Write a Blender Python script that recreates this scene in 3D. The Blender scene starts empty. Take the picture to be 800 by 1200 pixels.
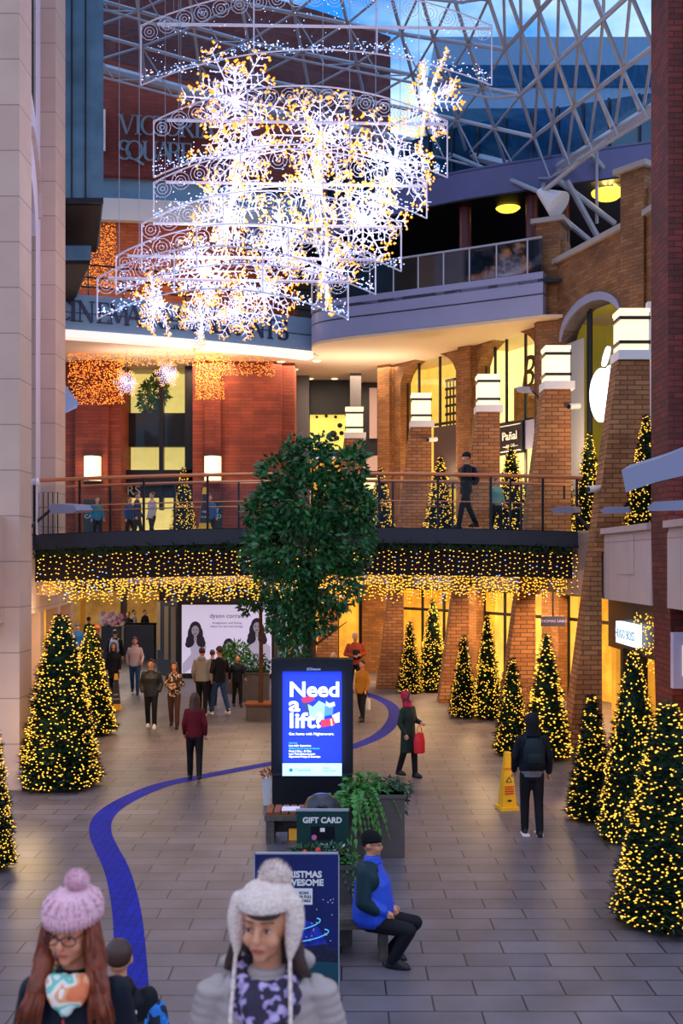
import bpy, bmesh, math, random
from mathutils import Vector, Matrix
random.seed(7)
R = math.radians
S = bpy.context.scene
COL = S.collection
# ---------------------------------------------------------------- camera, world, exposure
F = 1250.0; HZ = 658.0; CAMZ = 4.1; K = F/1800.0
cam = bpy.data.cameras.new('camera'); camo = bpy.data.objects.new('camera', cam); COL.objects.link(camo)
camo.location = (0, 0, CAMZ); camo.rotation_euler = (R(90), 0, 0)
cam.sensor_fit = 'VERTICAL'; cam.sensor_height = 24.0; cam.lens = 24.0*F/1200.0; cam.shift_y = (HZ-600)/1200.0
cam.clip_end = 400
cam.dof.use_dof = True; cam.dof.focus_distance = 24; cam.dof.aperture_fstop = 1.9
S.camera = camo
S.view_settings.view_transform = 'Standard'; S.view_settings.look = 'None'
S.view_settings.gamma = 1; S.view_settings.use_curve_mapping = False
S.view_settings.exposure = 0.5
S.cycles.use_denoising = True
S.cycles.sample_clamp_indirect = 3.0
S.cycles.max_bounces = 6; S.cycles.transparent_max_bounces = 16
S.cycles.caustics_reflective = False; S.cycles.caustics_refractive = False

wd = bpy.data.worlds.new('sky'); S.world = wd; wd.use_nodes = True
nt = wd.node_tree; nt.nodes.clear()
def N(nt, t, **k):
    n = nt.nodes.new(t)
    for a, b in k.items(): setattr(n, a, b)
    return n
o_ = N(nt, 'ShaderNodeOutputWorld'); bg = N(nt, 'ShaderNodeBackground'); tc = N(nt, 'ShaderNodeTexCoord')
nz = N(nt, 'ShaderNodeTexNoise'); nz.inputs['Scale'].default_value = 4.5; nz.inputs['Detail'].default_value = 5
mp = N(nt, 'ShaderNodeMapping'); mp.inputs['Scale'].default_value = (1, 1, 2.2); mp.inputs['Location'].default_value = (0.3, 0, 0.1)
cr = N(nt, 'ShaderNodeValToRGB')
cr.color_ramp.elements[0].position = .40; cr.color_ramp.elements[0].color = (.03, .27, .75, 1)
cr.color_ramp.elements[1].position = .56; cr.color_ramp.elements[1].color = (.90, .90, .96, 1)
sp = N(nt, 'ShaderNodeSeparateXYZ'); mr = N(nt, 'ShaderNodeMapRange'); mr.inputs[1].default_value = -.05; mr.inputs[2].default_value = .15
mx = N(nt, 'ShaderNodeMix', data_type='RGBA'); mx.inputs[6].default_value = (.10, .10, .14, 1)
L = nt.links.new
L(tc.outputs['Generated'], mp.inputs[0]); L(mp.outputs[0], nz.inputs['Vector']); L(nz.outputs['Fac'], cr.inputs[0])
L(tc.outputs['Generated'], sp.inputs[0]); L(sp.outputs[2], mr.inputs[0]); L(mr.outputs[0], mx.inputs[0]); L(cr.outputs[0], mx.inputs[7])
L(mx.outputs[2], bg.inputs[0]); bg.inputs[1].default_value = 1.25; L(bg.outputs[0], o_.inputs[0])

def light(kind, loc, energy, color, size=1.0, rot=(0, 0, 0), size_y=None, spot=None):
    d = bpy.data.lights.new(kind.lower()+'_lamp', kind); d.energy = energy; d.color = color
    if kind == 'AREA':
        d.size = size
        if size_y: d.shape = 'RECTANGLE'; d.size_y = size_y
    elif kind == 'SPOT':
        d.shadow_soft_size = size; d.spot_size = R(spot or 100); d.spot_blend = .8
    else: d.shadow_soft_size = size
    o = bpy.data.objects.new(d.name, d); o.location = loc; o.rotation_euler = rot; COL.objects.link(o); return o
WARM = (1, .62, .28)
# warm lamps added to stand for arcade, pillar, shop, soffit, bridge and tree lights
for x, y in ((6.5, 25.6), (5.6, 29.2), (4.0, 33.0), (2.2, 36.3)):
    light('AREA', (x, y, 3.8), 300, WARM, 1.2)
for x, y in ((6.9, 25.6), (6.3, 29.4), (4.6, 33.2), (2.6, 36.4)):
    light('POINT', (x, y, 7.2), 130, (1, .66, .36), .25)
for x, y in ((1.6, 24.0), (-1.5, 24.0), (-4.2, 24.0)):
    light('AREA', (x, y, 2.9), 45, (1, .6, .2), 3.0, size_y=.5)
for x, y in ((-4.8, 37.5), (-1.5, 38.5), (1.2, 39.5)):
    light('AREA', (x, y, 11.15), 130, (1, .72, .42), 2.0)
light('AREA', (-5.5, 36.3, 10.2), 55, (1, .86, .78), 5.0, rot=(R(180), 0, 0), size_y=.5)
light('AREA', (.5, 37.2, 10.0), 50, (1, .84, .70), 4.0, rot=(R(180), 0, 0), size_y=1.5)
light('POINT', (-5.2, 17.6, 1.2), 45, (1, .66, .3), .3)
light('POINT', (4.6, 13.0, .5), 28, (1, .55, .2), .3)
light('POINT', (4.0, 17.4, .8), 45, (1, .58, .24), .3)
light('POINT', (-6.4, 24.2, 2.6), 60, (1, .66, .3), .3)
light('POINT', (-2.5, 29.5, 3.2), 120, (1, .72, .45), .5)

# ---------------------------------------------------------------- materials
def lin(c):
    if isinstance(c, str):
        c = c.lstrip('#'); c = [int(c[i:i+2], 16)/255 for i in (0, 2, 4)]
    return tuple((x/12.92 if x <= .04045 else ((x+.055)/1.055)**2.4) for x in c[:3]) + (1,)
MATS = {}
def mat(name, col, rough=.6, metal=0.0, emit=None, es=1.0, var=0.0, vs=3.0, col2=None, bump=0.0, bs=30, nosample=False, alpha=None, coat=0):
    if name in MATS: return MATS[name]
    m = bpy.data.materials.new(name); m.use_nodes = True; t = m.node_tree; b = t.nodes['Principled BSDF']
    b.inputs['Base Color'].default_value = lin(col); b.inputs['Roughness'].default_value = rough; b.inputs['Metallic'].default_value = metal
    if rough >= .6: b.inputs['Specular IOR Level'].default_value = .2
    if coat: b.inputs['Coat Weight'].default_value = coat
    if emit:
        b.inputs['Emission Color'].default_value = lin(emit); b.inputs['Emission Strength'].default_value = es
    if nosample: m.cycles.emission_sampling = 'NONE'
    if var or col2:
        tcn = N(t, 'ShaderNodeTexCoord'); n = N(t, 'ShaderNodeTexNoise'); n.inputs['Scale'].default_value = vs; n.inputs['Detail'].default_value = 4
        t.links.new(tcn.outputs['Object'], n.inputs['Vector'])
        r = N(t, 'ShaderNodeValToRGB'); c = lin(col)
        if col2: r.color_ramp.elements[0].position = .44; r.color_ramp.elements[1].position = .56; a0 = c; a1 = lin(col2)
        else:
            r.color_ramp.elements[0].position = .3; r.color_ramp.elements[1].position = .7
            a0 = tuple(x*(1-var) for x in c[:3])+(1,); a1 = tuple(min(1, x*(1+var)) for x in c[:3])+(1,)
        r.color_ramp.elements[0].color = a0; r.color_ramp.elements[1].color = a1
        t.links.new(n.outputs['Fac'], r.inputs[0]); t.links.new(r.outputs[0], b.inputs['Base Color'])
    if bump:
        tcn = N(t, 'ShaderNodeTexCoord'); n = N(t, 'ShaderNodeTexNoise'); n.inputs['Scale'].default_value = bs
        t.links.new(tcn.outputs['Object'], n.inputs['Vector'])
        bu = N(t, 'ShaderNodeBump'); bu.inputs['Strength'].default_value = bump; bu.inputs['Distance'].default_value = .02
        t.links.new(n.outputs['Fac'], bu.inputs['Height']); t.links.new(bu.outputs[0], b.inputs['Normal'])
    MATS[name] = m; return m
def brick(name, c1, c2, mort, w, h, ms, rough=.75, bias=0.0, bumpv=.3, off=.5, var=.35, coat=0):
    m = bpy.data.materials.new(name); m.use_nodes = True; t = m.node_tree; b = t.nodes['Principled BSDF']
    uv = N(t, 'ShaderNodeUVMap'); br = N(t, 'ShaderNodeTexBrick'); br.offset = off; br.squash = 1
    br.inputs['Color1'].default_value = lin(c1); br.inputs['Color2'].default_value = lin(c2); br.inputs['Mortar'].default_value = lin(mort)
    br.inputs['Scale'].default_value = 1; br.inputs['Brick Width'].default_value = w; br.inputs['Row Height'].default_value = h
    br.inputs['Mortar Size'].default_value = ms; br.inputs['Mortar Smooth'].default_value = .3; br.inputs['Bias'].default_value = bias
    n = N(t, 'ShaderNodeTexNoise'); n.inputs['Scale'].default_value = 1.3; n.inputs['Detail'].default_value = 6
    mr = N(t, 'ShaderNodeMapRange'); mr.inputs[1].default_value = .3; mr.inputs[2].default_value = .7; mr.inputs[3].default_value = 1-var; mr.inputs[4].default_value = 1+var*.5
    mu = N(t, 'ShaderNodeMix', data_type='RGBA', blend_type='MULTIPLY'); mu.inputs[0].default_value = 1
    l = t.links.new
    l(uv.outputs[0], br.inputs['Vector']); l(uv.outputs[0], n.inputs['Vector']); l(n.outputs['Fac'], mr.inputs[0])
    l(br.outputs['Color'], mu.inputs[6]); l(mr.outputs[0], mu.inputs[7]); l(mu.outputs[2], b.inputs['Base Color'])
    b.inputs['Roughness'].default_value = rough
    bu = N(t, 'ShaderNodeBump', invert=True); bu.inputs['Strength'].default_value = bumpv; bu.inputs['Distance'].default_value = .02
    l(br.outputs['Fac'], bu.inputs['Height']); l(bu.outputs[0], b.inputs['Normal'])
    MATS[name] = m; return m
def glass(name, tint, refl=.12, rough=.05):
    m = bpy.data.materials.new(name); m.use_nodes = True; t = m.node_tree; t.nodes.clear()
    o = N(t, 'ShaderNodeOutputMaterial'); a = N(t, 'ShaderNodeBsdfTransparent'); g = N(t, 'ShaderNodeBsdfGlossy'); x = N(t, 'ShaderNodeMixShader')
    a.inputs[0].default_value = lin(tint); g.inputs['Roughness'].default_value = rough; x.inputs[0].default_value = refl
    t.links.new(a.outputs[0], x.inputs[1]); t.links.new(g.outputs[0], x.inputs[2]); t.links.new(x.outputs[0], o.inputs[0])
    MATS[name] = m; return m
def pal(name, cols, scale=14, rough=.8):          # blotchy multi-colour cloth
    m = bpy.data.materials.new(name); m.use_nodes = True; t = m.node_tree; b = t.nodes['Principled BSDF']
    tcn = N(t, 'ShaderNodeTexCoord'); n = N(t, 'ShaderNodeTexNoise'); n.inputs['Scale'].default_value = scale; n.inputs['Detail'].default_value = 1
    r = N(t, 'ShaderNodeValToRGB'); r.color_ramp.interpolation = 'CONSTANT'
    ps = [.0]+[.38+.24*i/(len(cols)-1) for i in range(1, len(cols))] if len(cols) > 2 else [0, .5]
    for i, (p, c) in enumerate(zip(ps, cols)):
        e = r.color_ramp.elements[i] if i < 2 else r.color_ramp.elements.new(p)
        e.position = p; e.color = lin(c)
    t.links.new(tcn.outputs['Object'], n.inputs['Vector']); t.links.new(n.outputs['Fac'], r.inputs[0]); t.links.new(r.outputs[0], b.inputs['Base Color'])
    b.inputs['Roughness'].default_value = rough
    MATS[name] = m; return m

paving = brick('grey_paving', '#5c5660', '#6b656e', '#28252d', .85, .36, .011, rough=.42, var=.3, bumpv=.25)
tan = brick('tan_brick', '#9a6a3c', '#7d4f2a', '#6a4e36', .30, .095, .012, var=.4)
tan2 = brick('tan_pillar_brick', '#b07a4c', '#91592f', '#5d4028', .32, .105, .014, var=.3)
redb = brick('dark_red_brick', '#7c2a22', '#561a18', '#3a1512', .30, .10, .012, var=.4)
reds = brick('red_banded_stone', '#8c3d2a', '#74301f', '#54221a', .9, .12, .008, var=.35)
stone = brick('pale_stone', '#cfaf9e', '#c9a698', '#9a827a', 8.0, .82, .012, rough=.7, bumpv=.15, off=.5, var=.08)
pale = mat('pale_lilac_render', '#cfc4d4', .7)
stone2 = brick('pale_stone_panel', '#bfaaa8', '#b7a19d', '#8d7c7a', 1.6, 1.5, .010, rough=.7, bumpv=.1, off=0, var=.08)
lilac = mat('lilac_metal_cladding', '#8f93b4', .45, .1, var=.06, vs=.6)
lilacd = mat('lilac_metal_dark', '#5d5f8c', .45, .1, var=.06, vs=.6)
bluem = mat('blue_zinc_cladding', '#567a94', .5, .1, var=.3, vs=1.6)
dark = mat('near_black_metal', '#15151c', .4, .3)
dark2 = mat('dark_grey_metal', '#2b2d38', .4, .3)
greym = mat('grey_column_paint', '#53505c', .5)
brown = mat('dark_brown_soffit', '#2c2220', .6)
steel = mat('painted_steel_tube', '#a8acba', .4, .3)
white = mat('white_paint', '#e6e2e2', .5)
cream = mat('cream_soffit', '#d8c3a8', .7)
lipwhite = mat('white_soffit_band', '#efe4de', .6)
coping = mat('pale_coping', '#a79f9c', .7)
copper = mat('copper_handrail', '#c47a50', .35, .25)
wood = mat('orange_slat_wood', '#8a4a2a', .6, var=.3, vs=20)
woodg = mat('weathered_grey_wood', '#5d544f', .7, var=.25, vs=12)
planterm = mat('grey_planter', '#57504f', .7, var=.1, vs=5)
gl_clear = glass('clear_glass', '#eef4f4', .018)
gl_dark = glass('dark_glass', '#56666e', .15)
gl_roof = glass('blue_roof_glass', '#b9dcf2', .05)
gl_blue = mat('blue_window_glass', '#1d4a66', .1, .4)
lampw = mat('lantern_glow', '#fff0d0', .5, emit='#ffe0a4', es=.92)
bulby = mat('warm_fairy_bulb', '#ffcc55', .5, emit='#ffbc3c', es=1.35, nosample=True)
bulbo = mat('amber_fairy_bulb', '#ff9a30', .5, emit='#ff9030', es=1.1, nosample=True)
bulbw = mat('cool_white_bulb', '#f0f0ff', .5, emit='#d8d4ff', es=1.6, nosample=True)
bulbb = mat('ice_blue_bulb', '#a0c0ff', .5, emit='#8ab0ff', es=1.3, nosample=True)
wirew = mat('white_wire_frame', '#c9c6d6', .5, emit='#c9c6e6', es=.12, nosample=True)  # faint glow put into the painted wire
glow_wire = mat('glowing_white_wire', '#e6e0f4', .5, emit='#d4ccfa', es=.5, nosample=True)  # glow added to the plain wire arms so the stars read
green = mat('fir_needles', '#1c3422', .8, var=.5, vs=6)
leaf = mat('ficus_leaf', '#1f5a29', .45, var=.7, vs=3)
fern = mat('fern_leaf', '#3a7a2c', .5, var=.5, vs=8)
fernd = mat('dark_ivy_leaf', '#1f4a2a', .5, var=.5, vs=8)
bark = mat('brown_bark', '#5a3a2a', .8, var=.4, vs=15)
skin = mat('skin', '#d08e6c', .55); skin2 = mat('skin_tanned', '#a8694a', .55); skinr = mat('skin_rosy', '#d88c68', .5)
hblack = mat('black_hair', '#120d0c', .5); hbrown = mat('brown_hair', '#3a1f16', .5); hginger = mat('auburn_hair', '#7a3418', .5, var=.4, vs=30)
hblond = mat('grey_blonde_hair', '#b8a088', .5); hdark = mat('dark_brown_hair', '#40241a', .5, var=.4, vs=25)
eyew = mat('eye_white', '#d8cfc8', .3); iris = mat('dark_iris', '#1c1412', .2); lipm = mat('lips', '#a84a40', .5)

# ---------------------------------------------------------------- mesh collector and object helpers
ROOTWORLD = {}
def rootof(o):
    while o.parent: o = o.parent
    return o
def bez(n): return n
class MB:
    def __init__(s): s.v = []; s.f = []
    def add(s, vs, fs, M=None):
        b = len(s.v)
        s.v += [(M @ Vector(v)) if M is not None else Vector(v) for v in vs]
        s.f += [tuple(i+b for i in f) for f in fs]; return s
    def box(s, x0, x1, y0, y1, z0, z1, M=None):
        v = [(x, y, z) for z in (z0, z1) for y in (y0, y1) for x in (x0, x1)]
        return s.add(v, [(0, 2, 3, 1), (4, 5, 7, 6), (0, 1, 5, 4), (2, 6, 7, 3), (0, 4, 6, 2), (1, 3, 7, 5)], M)
    def prism(s, poly, z0, z1, M=None):           # poly: list of (x, y), either winding
        n = len(poly); a = sum(poly[i][0]*poly[(i+1) % n][1]-poly[(i+1) % n][0]*poly[i][1] for i in range(n))
        if a < 0: poly = poly[::-1]
        v = [(x, y, z0) for x, y in poly]+[(x, y, z1) for x, y in poly]
        return s.add(v, [tuple(range(n))[::-1], tuple(range(n, 2*n))]+[(i, (i+1) % n, n+(i+1) % n, n+i) for i in range(n)], M)
    def slab(s, poly, depth, org, right, M=None):  # poly in (u, z) on a vertical plane through org along 'right'; thickness goes back
        r = Vector(right).normalized(); nrm = Vector((-r.y, r.x, 0)); o = Vector(org); n = len(poly)
        a = sum(poly[i][0]*poly[(i+1) % n][1]-poly[(i+1) % n][0]*poly[i][1] for i in range(n))
        if a < 0: poly = poly[::-1]
        v = [o+r*u+Vector((0, 0, z)) for u, z in poly]; v += [p+nrm*depth for p in v]
        return s.add(v, [tuple(range(n)), tuple(range(n, 2*n))[::-1]]+[((i+1) % n, i, n+i, n+(i+1) % n) for i in range(n)], M)
    def quad(s, a, b, c, d): return s.add([a, b, c, d], [(0, 1, 2, 3)])
    def tube(s, p0, p1, r0, r1=None, n=8, cap=True):
        p0 = Vector(p0); p1 = Vector(p1); r1 = r0 if r1 is None else r1
        d = p1-p0
        if d.length < 1e-6: return s
        q = d.to_track_quat('Z', 'Y').to_matrix()
        v = []
        for p, r in ((p0, r0), (p1, r1)):
            for i in range(n):
                a = 2*math.pi*i/n; v.append(p+q @ Vector((math.cos(a)*r, math.sin(a)*r, 0)))
        f = [(i, (i+1) % n, n+(i+1) % n, n+i) for i in range(n)]
        if cap: f += [tuple(range(n))[::-1], tuple(range(n, 2*n))]
        return s.add(v, f)
    def path(s, pts, r, n=6, closed=False):
        pts = [Vector(p) for p in pts]
        for a, b in zip(pts, pts[1:]+([pts[0]] if closed else [])): s.tube(a, b, r, n=n)
        return s
    def ell(s, c, r, M=None, seg=12, rings=8):
        if not hasattr(r, '__len__'): r = (r, r, r)
        v = [(c[0], c[1], c[2]+r[2])]
        for j in range(1, rings):
            t = math.pi*j/rings
            for i in range(seg):
                a = 2*math.pi*i/seg; v.append((c[0]+r[0]*math.sin(t)*math.cos(a), c[1]+r[1]*math.sin(t)*math.sin(a), c[2]+r[2]*math.cos(t)))
        v.append((c[0], c[1], c[2]-r[2])); L = len(v)-1
        f = [(0, 1+i, 1+(i+1) % seg) for i in range(seg)]
        for j in range(rings-2):
            a = 1+j*seg; b = a+seg
            f += [(a+i, b+i, b+(i+1) % seg, a+(i+1) % seg) for i in range(seg)]
        a = 1+(rings-2)*seg
        f += [(a+(i+1) % seg, a+i, L) for i in range(seg)]
        return s.add(v, f, M)
    def limb(s, pts, rs, M=None, n=10):
        for (a, ra), (b, rb) in zip(zip(pts, rs), zip(pts[1:], rs[1:])):
            t = MB(); t.tube(a, b, ra, rb, n); s.add(t.v, t.f, M)
        for p, r in zip(pts, rs): s.ell(p, r, M, n, 6)
        return s
    def loft(s, rows, M=None, n=16):              # rows: (x, y, z, rx, ry)
        v = []
        for x, y, z, rx, ry in rows:
            v += [(x+rx*math.cos(2*math.pi*i/n), y+ry*math.sin(2*math.pi*i/n), z) for i in range(n)]
        f = []
        for j in range(len(rows)-1):
            a = j*n; b = a+n
            f += [(a+i, a+(i+1) % n, b+(i+1) % n, b+i) for i in range(n)]
        f += [tuple(range(n))[::-1], tuple(range((len(rows)-1)*n, len(rows)*n))]
        return s.add(v, f, M)
    def lathe(s, prof, c=(0, 0, 0), n=20, M=None):
        return s.loft([(c[0], c[1], c[2]+z, max(r, 1e-4), max(r, 1e-4)) for r, z in prof], M, n)
    def bulb(s, c, r, rz=None):
        rz = rz or r; x, y, z = c
        return s.add([(x+r, y, z), (x-r, y, z), (x, y+r, z), (x, y-r, z), (x, y, z+rz), (x, y, z-rz)],
                     [(0, 2, 4), (2, 1, 4), (1, 3, 4), (3, 0, 4), (2, 0, 5), (1, 2, 5), (3, 1, 5), (0, 3, 5)])
    def build(s, name, m, parent=None, smooth=False, uv=False, local=False):
        vs = s.v
        if parent is not None and not local:
            r = rootof(parent)
            if r.name in ROOTWORLD: vs = [v-ROOTWORLD[r.name] for v in vs]
        me = bpy.data.meshes.new(name); me.from_pydata([tuple(v) for v in vs], [], s.f)
        if smooth: me.polygons.foreach_set('use_smooth', [True]*len(me.polygons))
        if m: me.materials.append(m)
        o = bpy.data.objects.new(name, me); COL.objects.link(o)
        if parent is not None: o.parent = parent
        if uv: boxuv(me)
        return o
def boxuv(me):
    l = me.uv_layers.new(name='UVMap').data
    for p in me.polygons:
        n = p.normal
        if abs(n.z) > .75:
            for k in p.loop_indices:
                c = me.vertices[me.loops[k].vertex_index].co; l[k].uv = (c.x, c.y)
        else:
            t = Vector((-n.y, n.x, 0)); t.normalize()
            for k in p.loop_indices:
                c = me.vertices[me.loops[k].vertex_index].co; l[k].uv = (c.x*t.x+c.y*t.y, c.z)
def tag(o, label=None, cat=None, group=None, kind=None):
    if label: o['label'] = label
    if cat: o['category'] = cat
    if group: o['group'] = group
    if kind: o['kind'] = kind
    return o
def struct(o): o['kind'] = 'structure'; return o
def thing(name, label, cat, loc=(0, 0, 0), rz=0, group=None, world=False):
    o = bpy.data.objects.new(name, None); COL.objects.link(o); o.empty_display_size = .2
    o.location = loc; o.rotation_euler = (0, 0, rz); tag(o, label, cat, group)
    if world: ROOTWORLD[o.name] = Vector(loc)
    return o
def copy_tree(o, parent=None):
    c = o.copy(); COL.objects.link(c)
    if parent: c.parent = parent
    for ch in [x for x in KIDS.get(o.name, [])]: copy_tree(ch, c)
    return c
KIDS = {}
def learn(o):
    KIDS[o.name] = list(o.children)
    for c in o.children: learn(c)
def dup(o, label, loc, rz=0, group=None, scale=None):
    if o.name not in KIDS: learn(o)
    c = copy_tree(o); c['label'] = label; c.location = loc; c.rotation_euler = (0, 0, rz)
    if group: c['group'] = group
    if scale: c.scale = scale
    return c
def P(px, py, yo): return Vector(((px-400)*yo/1800, yo*K, CAMZ+(HZ-py)*yo/1800))
def FL(px, py):                                   # a point of the paved floor
    yo = 7380/(py-HZ); return Vector(((px-400)*yo/1800, yo*K, 0))
def text(body, size, m, parent, loc, th=0.0, ext=.01, align='CENTER', name='lettering', sx=1.0, shear=0, tilt=R(90), off=0):
    cu = bpy.data.curves.new(name, 'FONT'); cu.body = body; cu.size = size; cu.extrude = ext; cu.align_x = align; cu.shear = shear; cu.offset = off
    cu.resolution_u = 3
    t = bpy.data.objects.new(name, cu); COL.objects.link(t)
    me = bpy.data.meshes.new_from_object(t.evaluated_get(bpy.context.evaluated_depsgraph_get()))
    bpy.data.objects.remove(t); bpy.data.curves.remove(cu)
    me.materials.clear(); me.materials.append(m)
    M = Matrix.Translation(Vector(loc)) @ Matrix.Rotation(th, 4, 'Z') @ Matrix.Rotation(tilt, 4, 'X') @ Matrix.Diagonal((sx, 1, 1, 1))
    if parent is not None and rootof(parent).name in ROOTWORLD: M = Matrix.Translation(-ROOTWORLD[rootof(parent).name]) @ M
    me.transform(M); me.name = name
    o = bpy.data.objects.new(name, me); COL.objects.link(o)
    if parent is not None: o.parent = parent
    return o
def blob(mb, name, m, parent, voxel=.014, it=4, extra=None, local=True):
    me = bpy.data.meshes.new(name); me.from_pydata([tuple(v) for v in mb.v], [], mb.f)
    t = bpy.data.objects.new('tmp', me); COL.objects.link(t)
    md = t.modifiers.new('r', 'REMESH'); md.mode = 'VOXEL'; md.voxel_size = voxel
    if it: sm = t.modifiers.new('s', 'SMOOTH'); sm.factor = .5; sm.iterations = it
    me2 = bpy.data.meshes.new_from_object(t.evaluated_get(bpy.context.evaluated_depsgraph_get()))
    bpy.data.objects.remove(t); bpy.data.meshes.remove(me)
    if extra:
        bm = bmesh.new(); bm.from_mesh(me2); tm = bpy.data.meshes.new('t'); tm.from_pydata([tuple(v) for v in extra.v], [], extra.f)
        bm.from_mesh(tm); bm.to_mesh(me2); bm.free(); bpy.data.meshes.remove(tm)
    me2.polygons.foreach_set('use_smooth', [True]*len(me2.polygons)); me2.name = name
    me2.materials.clear(); me2.materials.append(m)
    o = bpy.data.objects.new(name, me2); COL.objects.link(o)
    if parent is not None: o.parent = parent
    return o

def glyph(ch):
    # (strokes, width): strokes are (x0, y0, x1, y1, thickness); arcs are ('a', cx, cy, rx, ry, a0, a1, t0, t1)
    T, t, s = .15, .055, .05
    V = lambda x, y0=0, y1=1, w=T: (x, y0, x, y1, w)
    def sf(x, y, w=.17): return (x-w, y, x+w, y, s)
    e = s/2
    G = {'I': ([V(.2), sf(.2, e), sf(.2, 1-e)], .4),
         'V': ([(.1, 1, .42, 0, T), (.74, 1, .42, 0, t), sf(.1, 1-e, .14), sf(.74, 1-e, .12)], .85),
         'A': ([(.10, 0, .42, 1, t), (.42, 1, .76, 0, T), (.22, .34, .62, .34, s), sf(.10, e, .11), sf(.76, e, .15)], .88),
         'T': ([V(.38), sf(.38, e), (.03, 1-e, .73, 1-e, s+.01), (.05, 1, .05, .8, s), (.71, 1, .71, .8, s)], .76),
         'E': ([V(.18), (.03, e, .62, e, s), (.03, 1-e, .60, 1-e, s), (.18, .5, .5, .5, s), (.61, 0, .61, .2, s), (.59, 1, .59, .82, s), (.5, .42, .5, .6, s)], .68),
         'N': ([(.16, 0, .16, 1, t), (.12, 1, .72, 0, T), (.72, 0, .72, 1, t), sf(.16, e, .12), sf(.10, 1-e, .08), sf(.72, 1-e, .12)], .88),
         'M': ([(.14, 0, .18, 1, t), (.18, 1, .5, .08, T), (.5, .08, .84, 1, t), (.84, 1, .90, 0, T), sf(.13, e, .11), sf(.90, e, .14)], 1.05),
         'C': ([('a', .45, .5, .38, .47, 45, 315, s, T), (.72, .98, .72, .76, s)], .8),
         'O': ([('a', .45, .5, .38, .47, 0, 360, t, T)], .9),
         'Q': ([('a', .45, .5, .38, .47, 0, 360, t, T), (.46, .04, .92, -.22, .11)], .92),
         'U': ([(.16, 1, .16, .3, T), ('a', .42, .32, .27, .3, 180, 360, T, t), (.69, 1, .69, .3, t), sf(.16, 1-e, .14), sf(.69, 1-e, .12)], .84),
         'S': ([('a', .32, .73, .23, .24, 40, 270, t, T), ('a', .32, .26, .25, .24, -140, 90, T, t), (.54, .97, .54, .78, s), (.08, .03, .08, .24, s)], .64),
         'R': ([V(.18), sf(.18, e), (.02, 1-e, .36, 1-e, s), ('a', .36, .74, .25, .235, -90, 90, t, T), (.18, .5, .38, .5, s), (.40, .5, .74, 0, T*.9), sf(.76, e, .08)], .84)}
    return G[ch]
def serif(ch, size, m, parent, loc, th, ext=.04, name='letter'):
    st, w = glyph(ch); mb = MB(); r = Vector((math.cos(th), math.sin(th), 0)); org = Vector(loc)-r*w*size/2
    def seg(x0, y0, x1, y1, w0, w1=None):
        w1 = w0 if w1 is None else w1; d = Vector((x1-x0, y1-y0)); L_ = d.length or 1; n_ = Vector((-d.y, d.x))/L_
        mb.slab([((x0-n_.x*w0/2)*size, (y0-n_.y*w0/2)*size), ((x1-n_.x*w1/2)*size, (y1-n_.y*w1/2)*size), ((x1+n_.x*w1/2)*size, (y1+n_.y*w1/2)*size), ((x0+n_.x*w0/2)*size, (y0+n_.y*w0/2)*size)], ext, org, r)
    for q in st:
        if q[0] == 'a':
            _, cx, cy, rx, ry, a0, a1, t0, t1 = q; k = max(6, int(abs(a1-a0)/18)); pr = None
            for i in range(k+1):
                a = R(a0+(a1-a0)*i/k); x, y = cx+rx*math.cos(a), cy+ry*math.sin(a); tt = t0+(t1-t0)*abs(math.cos(a)) if t1 > t0 else t1+(t0-t1)*abs(math.cos(a))
                if pr: seg(pr[0], pr[1], x, y, pr[2], tt)
                pr = (x, y, tt)
        else: seg(*q)
    return mb.build(name, m, parent)
# ================================================================ THE SETTING
ZU = 4.75
# floor
fl = MB(); fl.box(-22, 16, 1.0, 62, -.2, 0)
struct(fl.build('floor', paving, uv=True))
# staircase the two women in front come up (its top landing lies under the picture's lower edge)
st = MB(); st.box(-3.5, 2.5, 1.2, 4.3, 0, 1.155)
for i in range(6): st.box(-3.5, 2.5, 4.3+.28*i, 4.58+.28*i, 0, .99-.165*i)
struct(st.build('trim_1', stone2, uv=True))
# blue strip set into the paving
cl = [(156, 1230), (152, 1110), (147, 1060), (137, 1020), (125, 995), (118, 978), (119, 962), (131, 948), (155, 934), (190, 920), (235, 910.5), (290, 900),
      (340, 891), (395, 880), (430, 869), (452, 856), (462, 840), (459, 828), (445, 819), (425, 812), (400, 808)]
pts = [FL(*p) for p in cl]
def smoothp(ps, k=4):
    out = []
    for i in range(len(ps)-1):
        a = ps[max(i-1, 0)]; b = ps[i]; c = ps[i+1]; d = ps[min(i+2, len(ps)-1)]
        for j in range(k):
            t = j/k
            out.append(.5*((2*b)+(-a+c)*t+(2*a-5*b+4*c-d)*t*t+(-a+3*b-3*c+d)*t**3))
    out.append(ps[-1]); return out
pts = smoothp(pts, 5)
sb = MB(); n = len(pts)
for i in range(n):
    d = (pts[min(i+1, n-1)]-pts[max(i-1, 0)]).normalized(); nn = Vector((-d.y, d.x, 0))*.165
    sb.v += [pts[i]-nn+Vector((0, 0, .004)), pts[i]+nn+Vector((0, 0, .004))]
sb.f = [(2*i, 2*i+1, 2*i+3, 2*i+2) for i in range(n-1)]
bm_ = brick('blue_strip_tiles', '#1c2aa4', '#18248e', '#0e1148', .11, .06, .004, rough=.75, var=.25, bumpv=.2, off=0)
bm_.node_tree.nodes['Principled BSDF'].inputs['Specular IOR Level'].default_value = .15
o = sb.build('blue_floor_strip', bm_, uv=True); tag(o, 'curving royal blue tiled strip set into the grey paving', 'floor strip')

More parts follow.
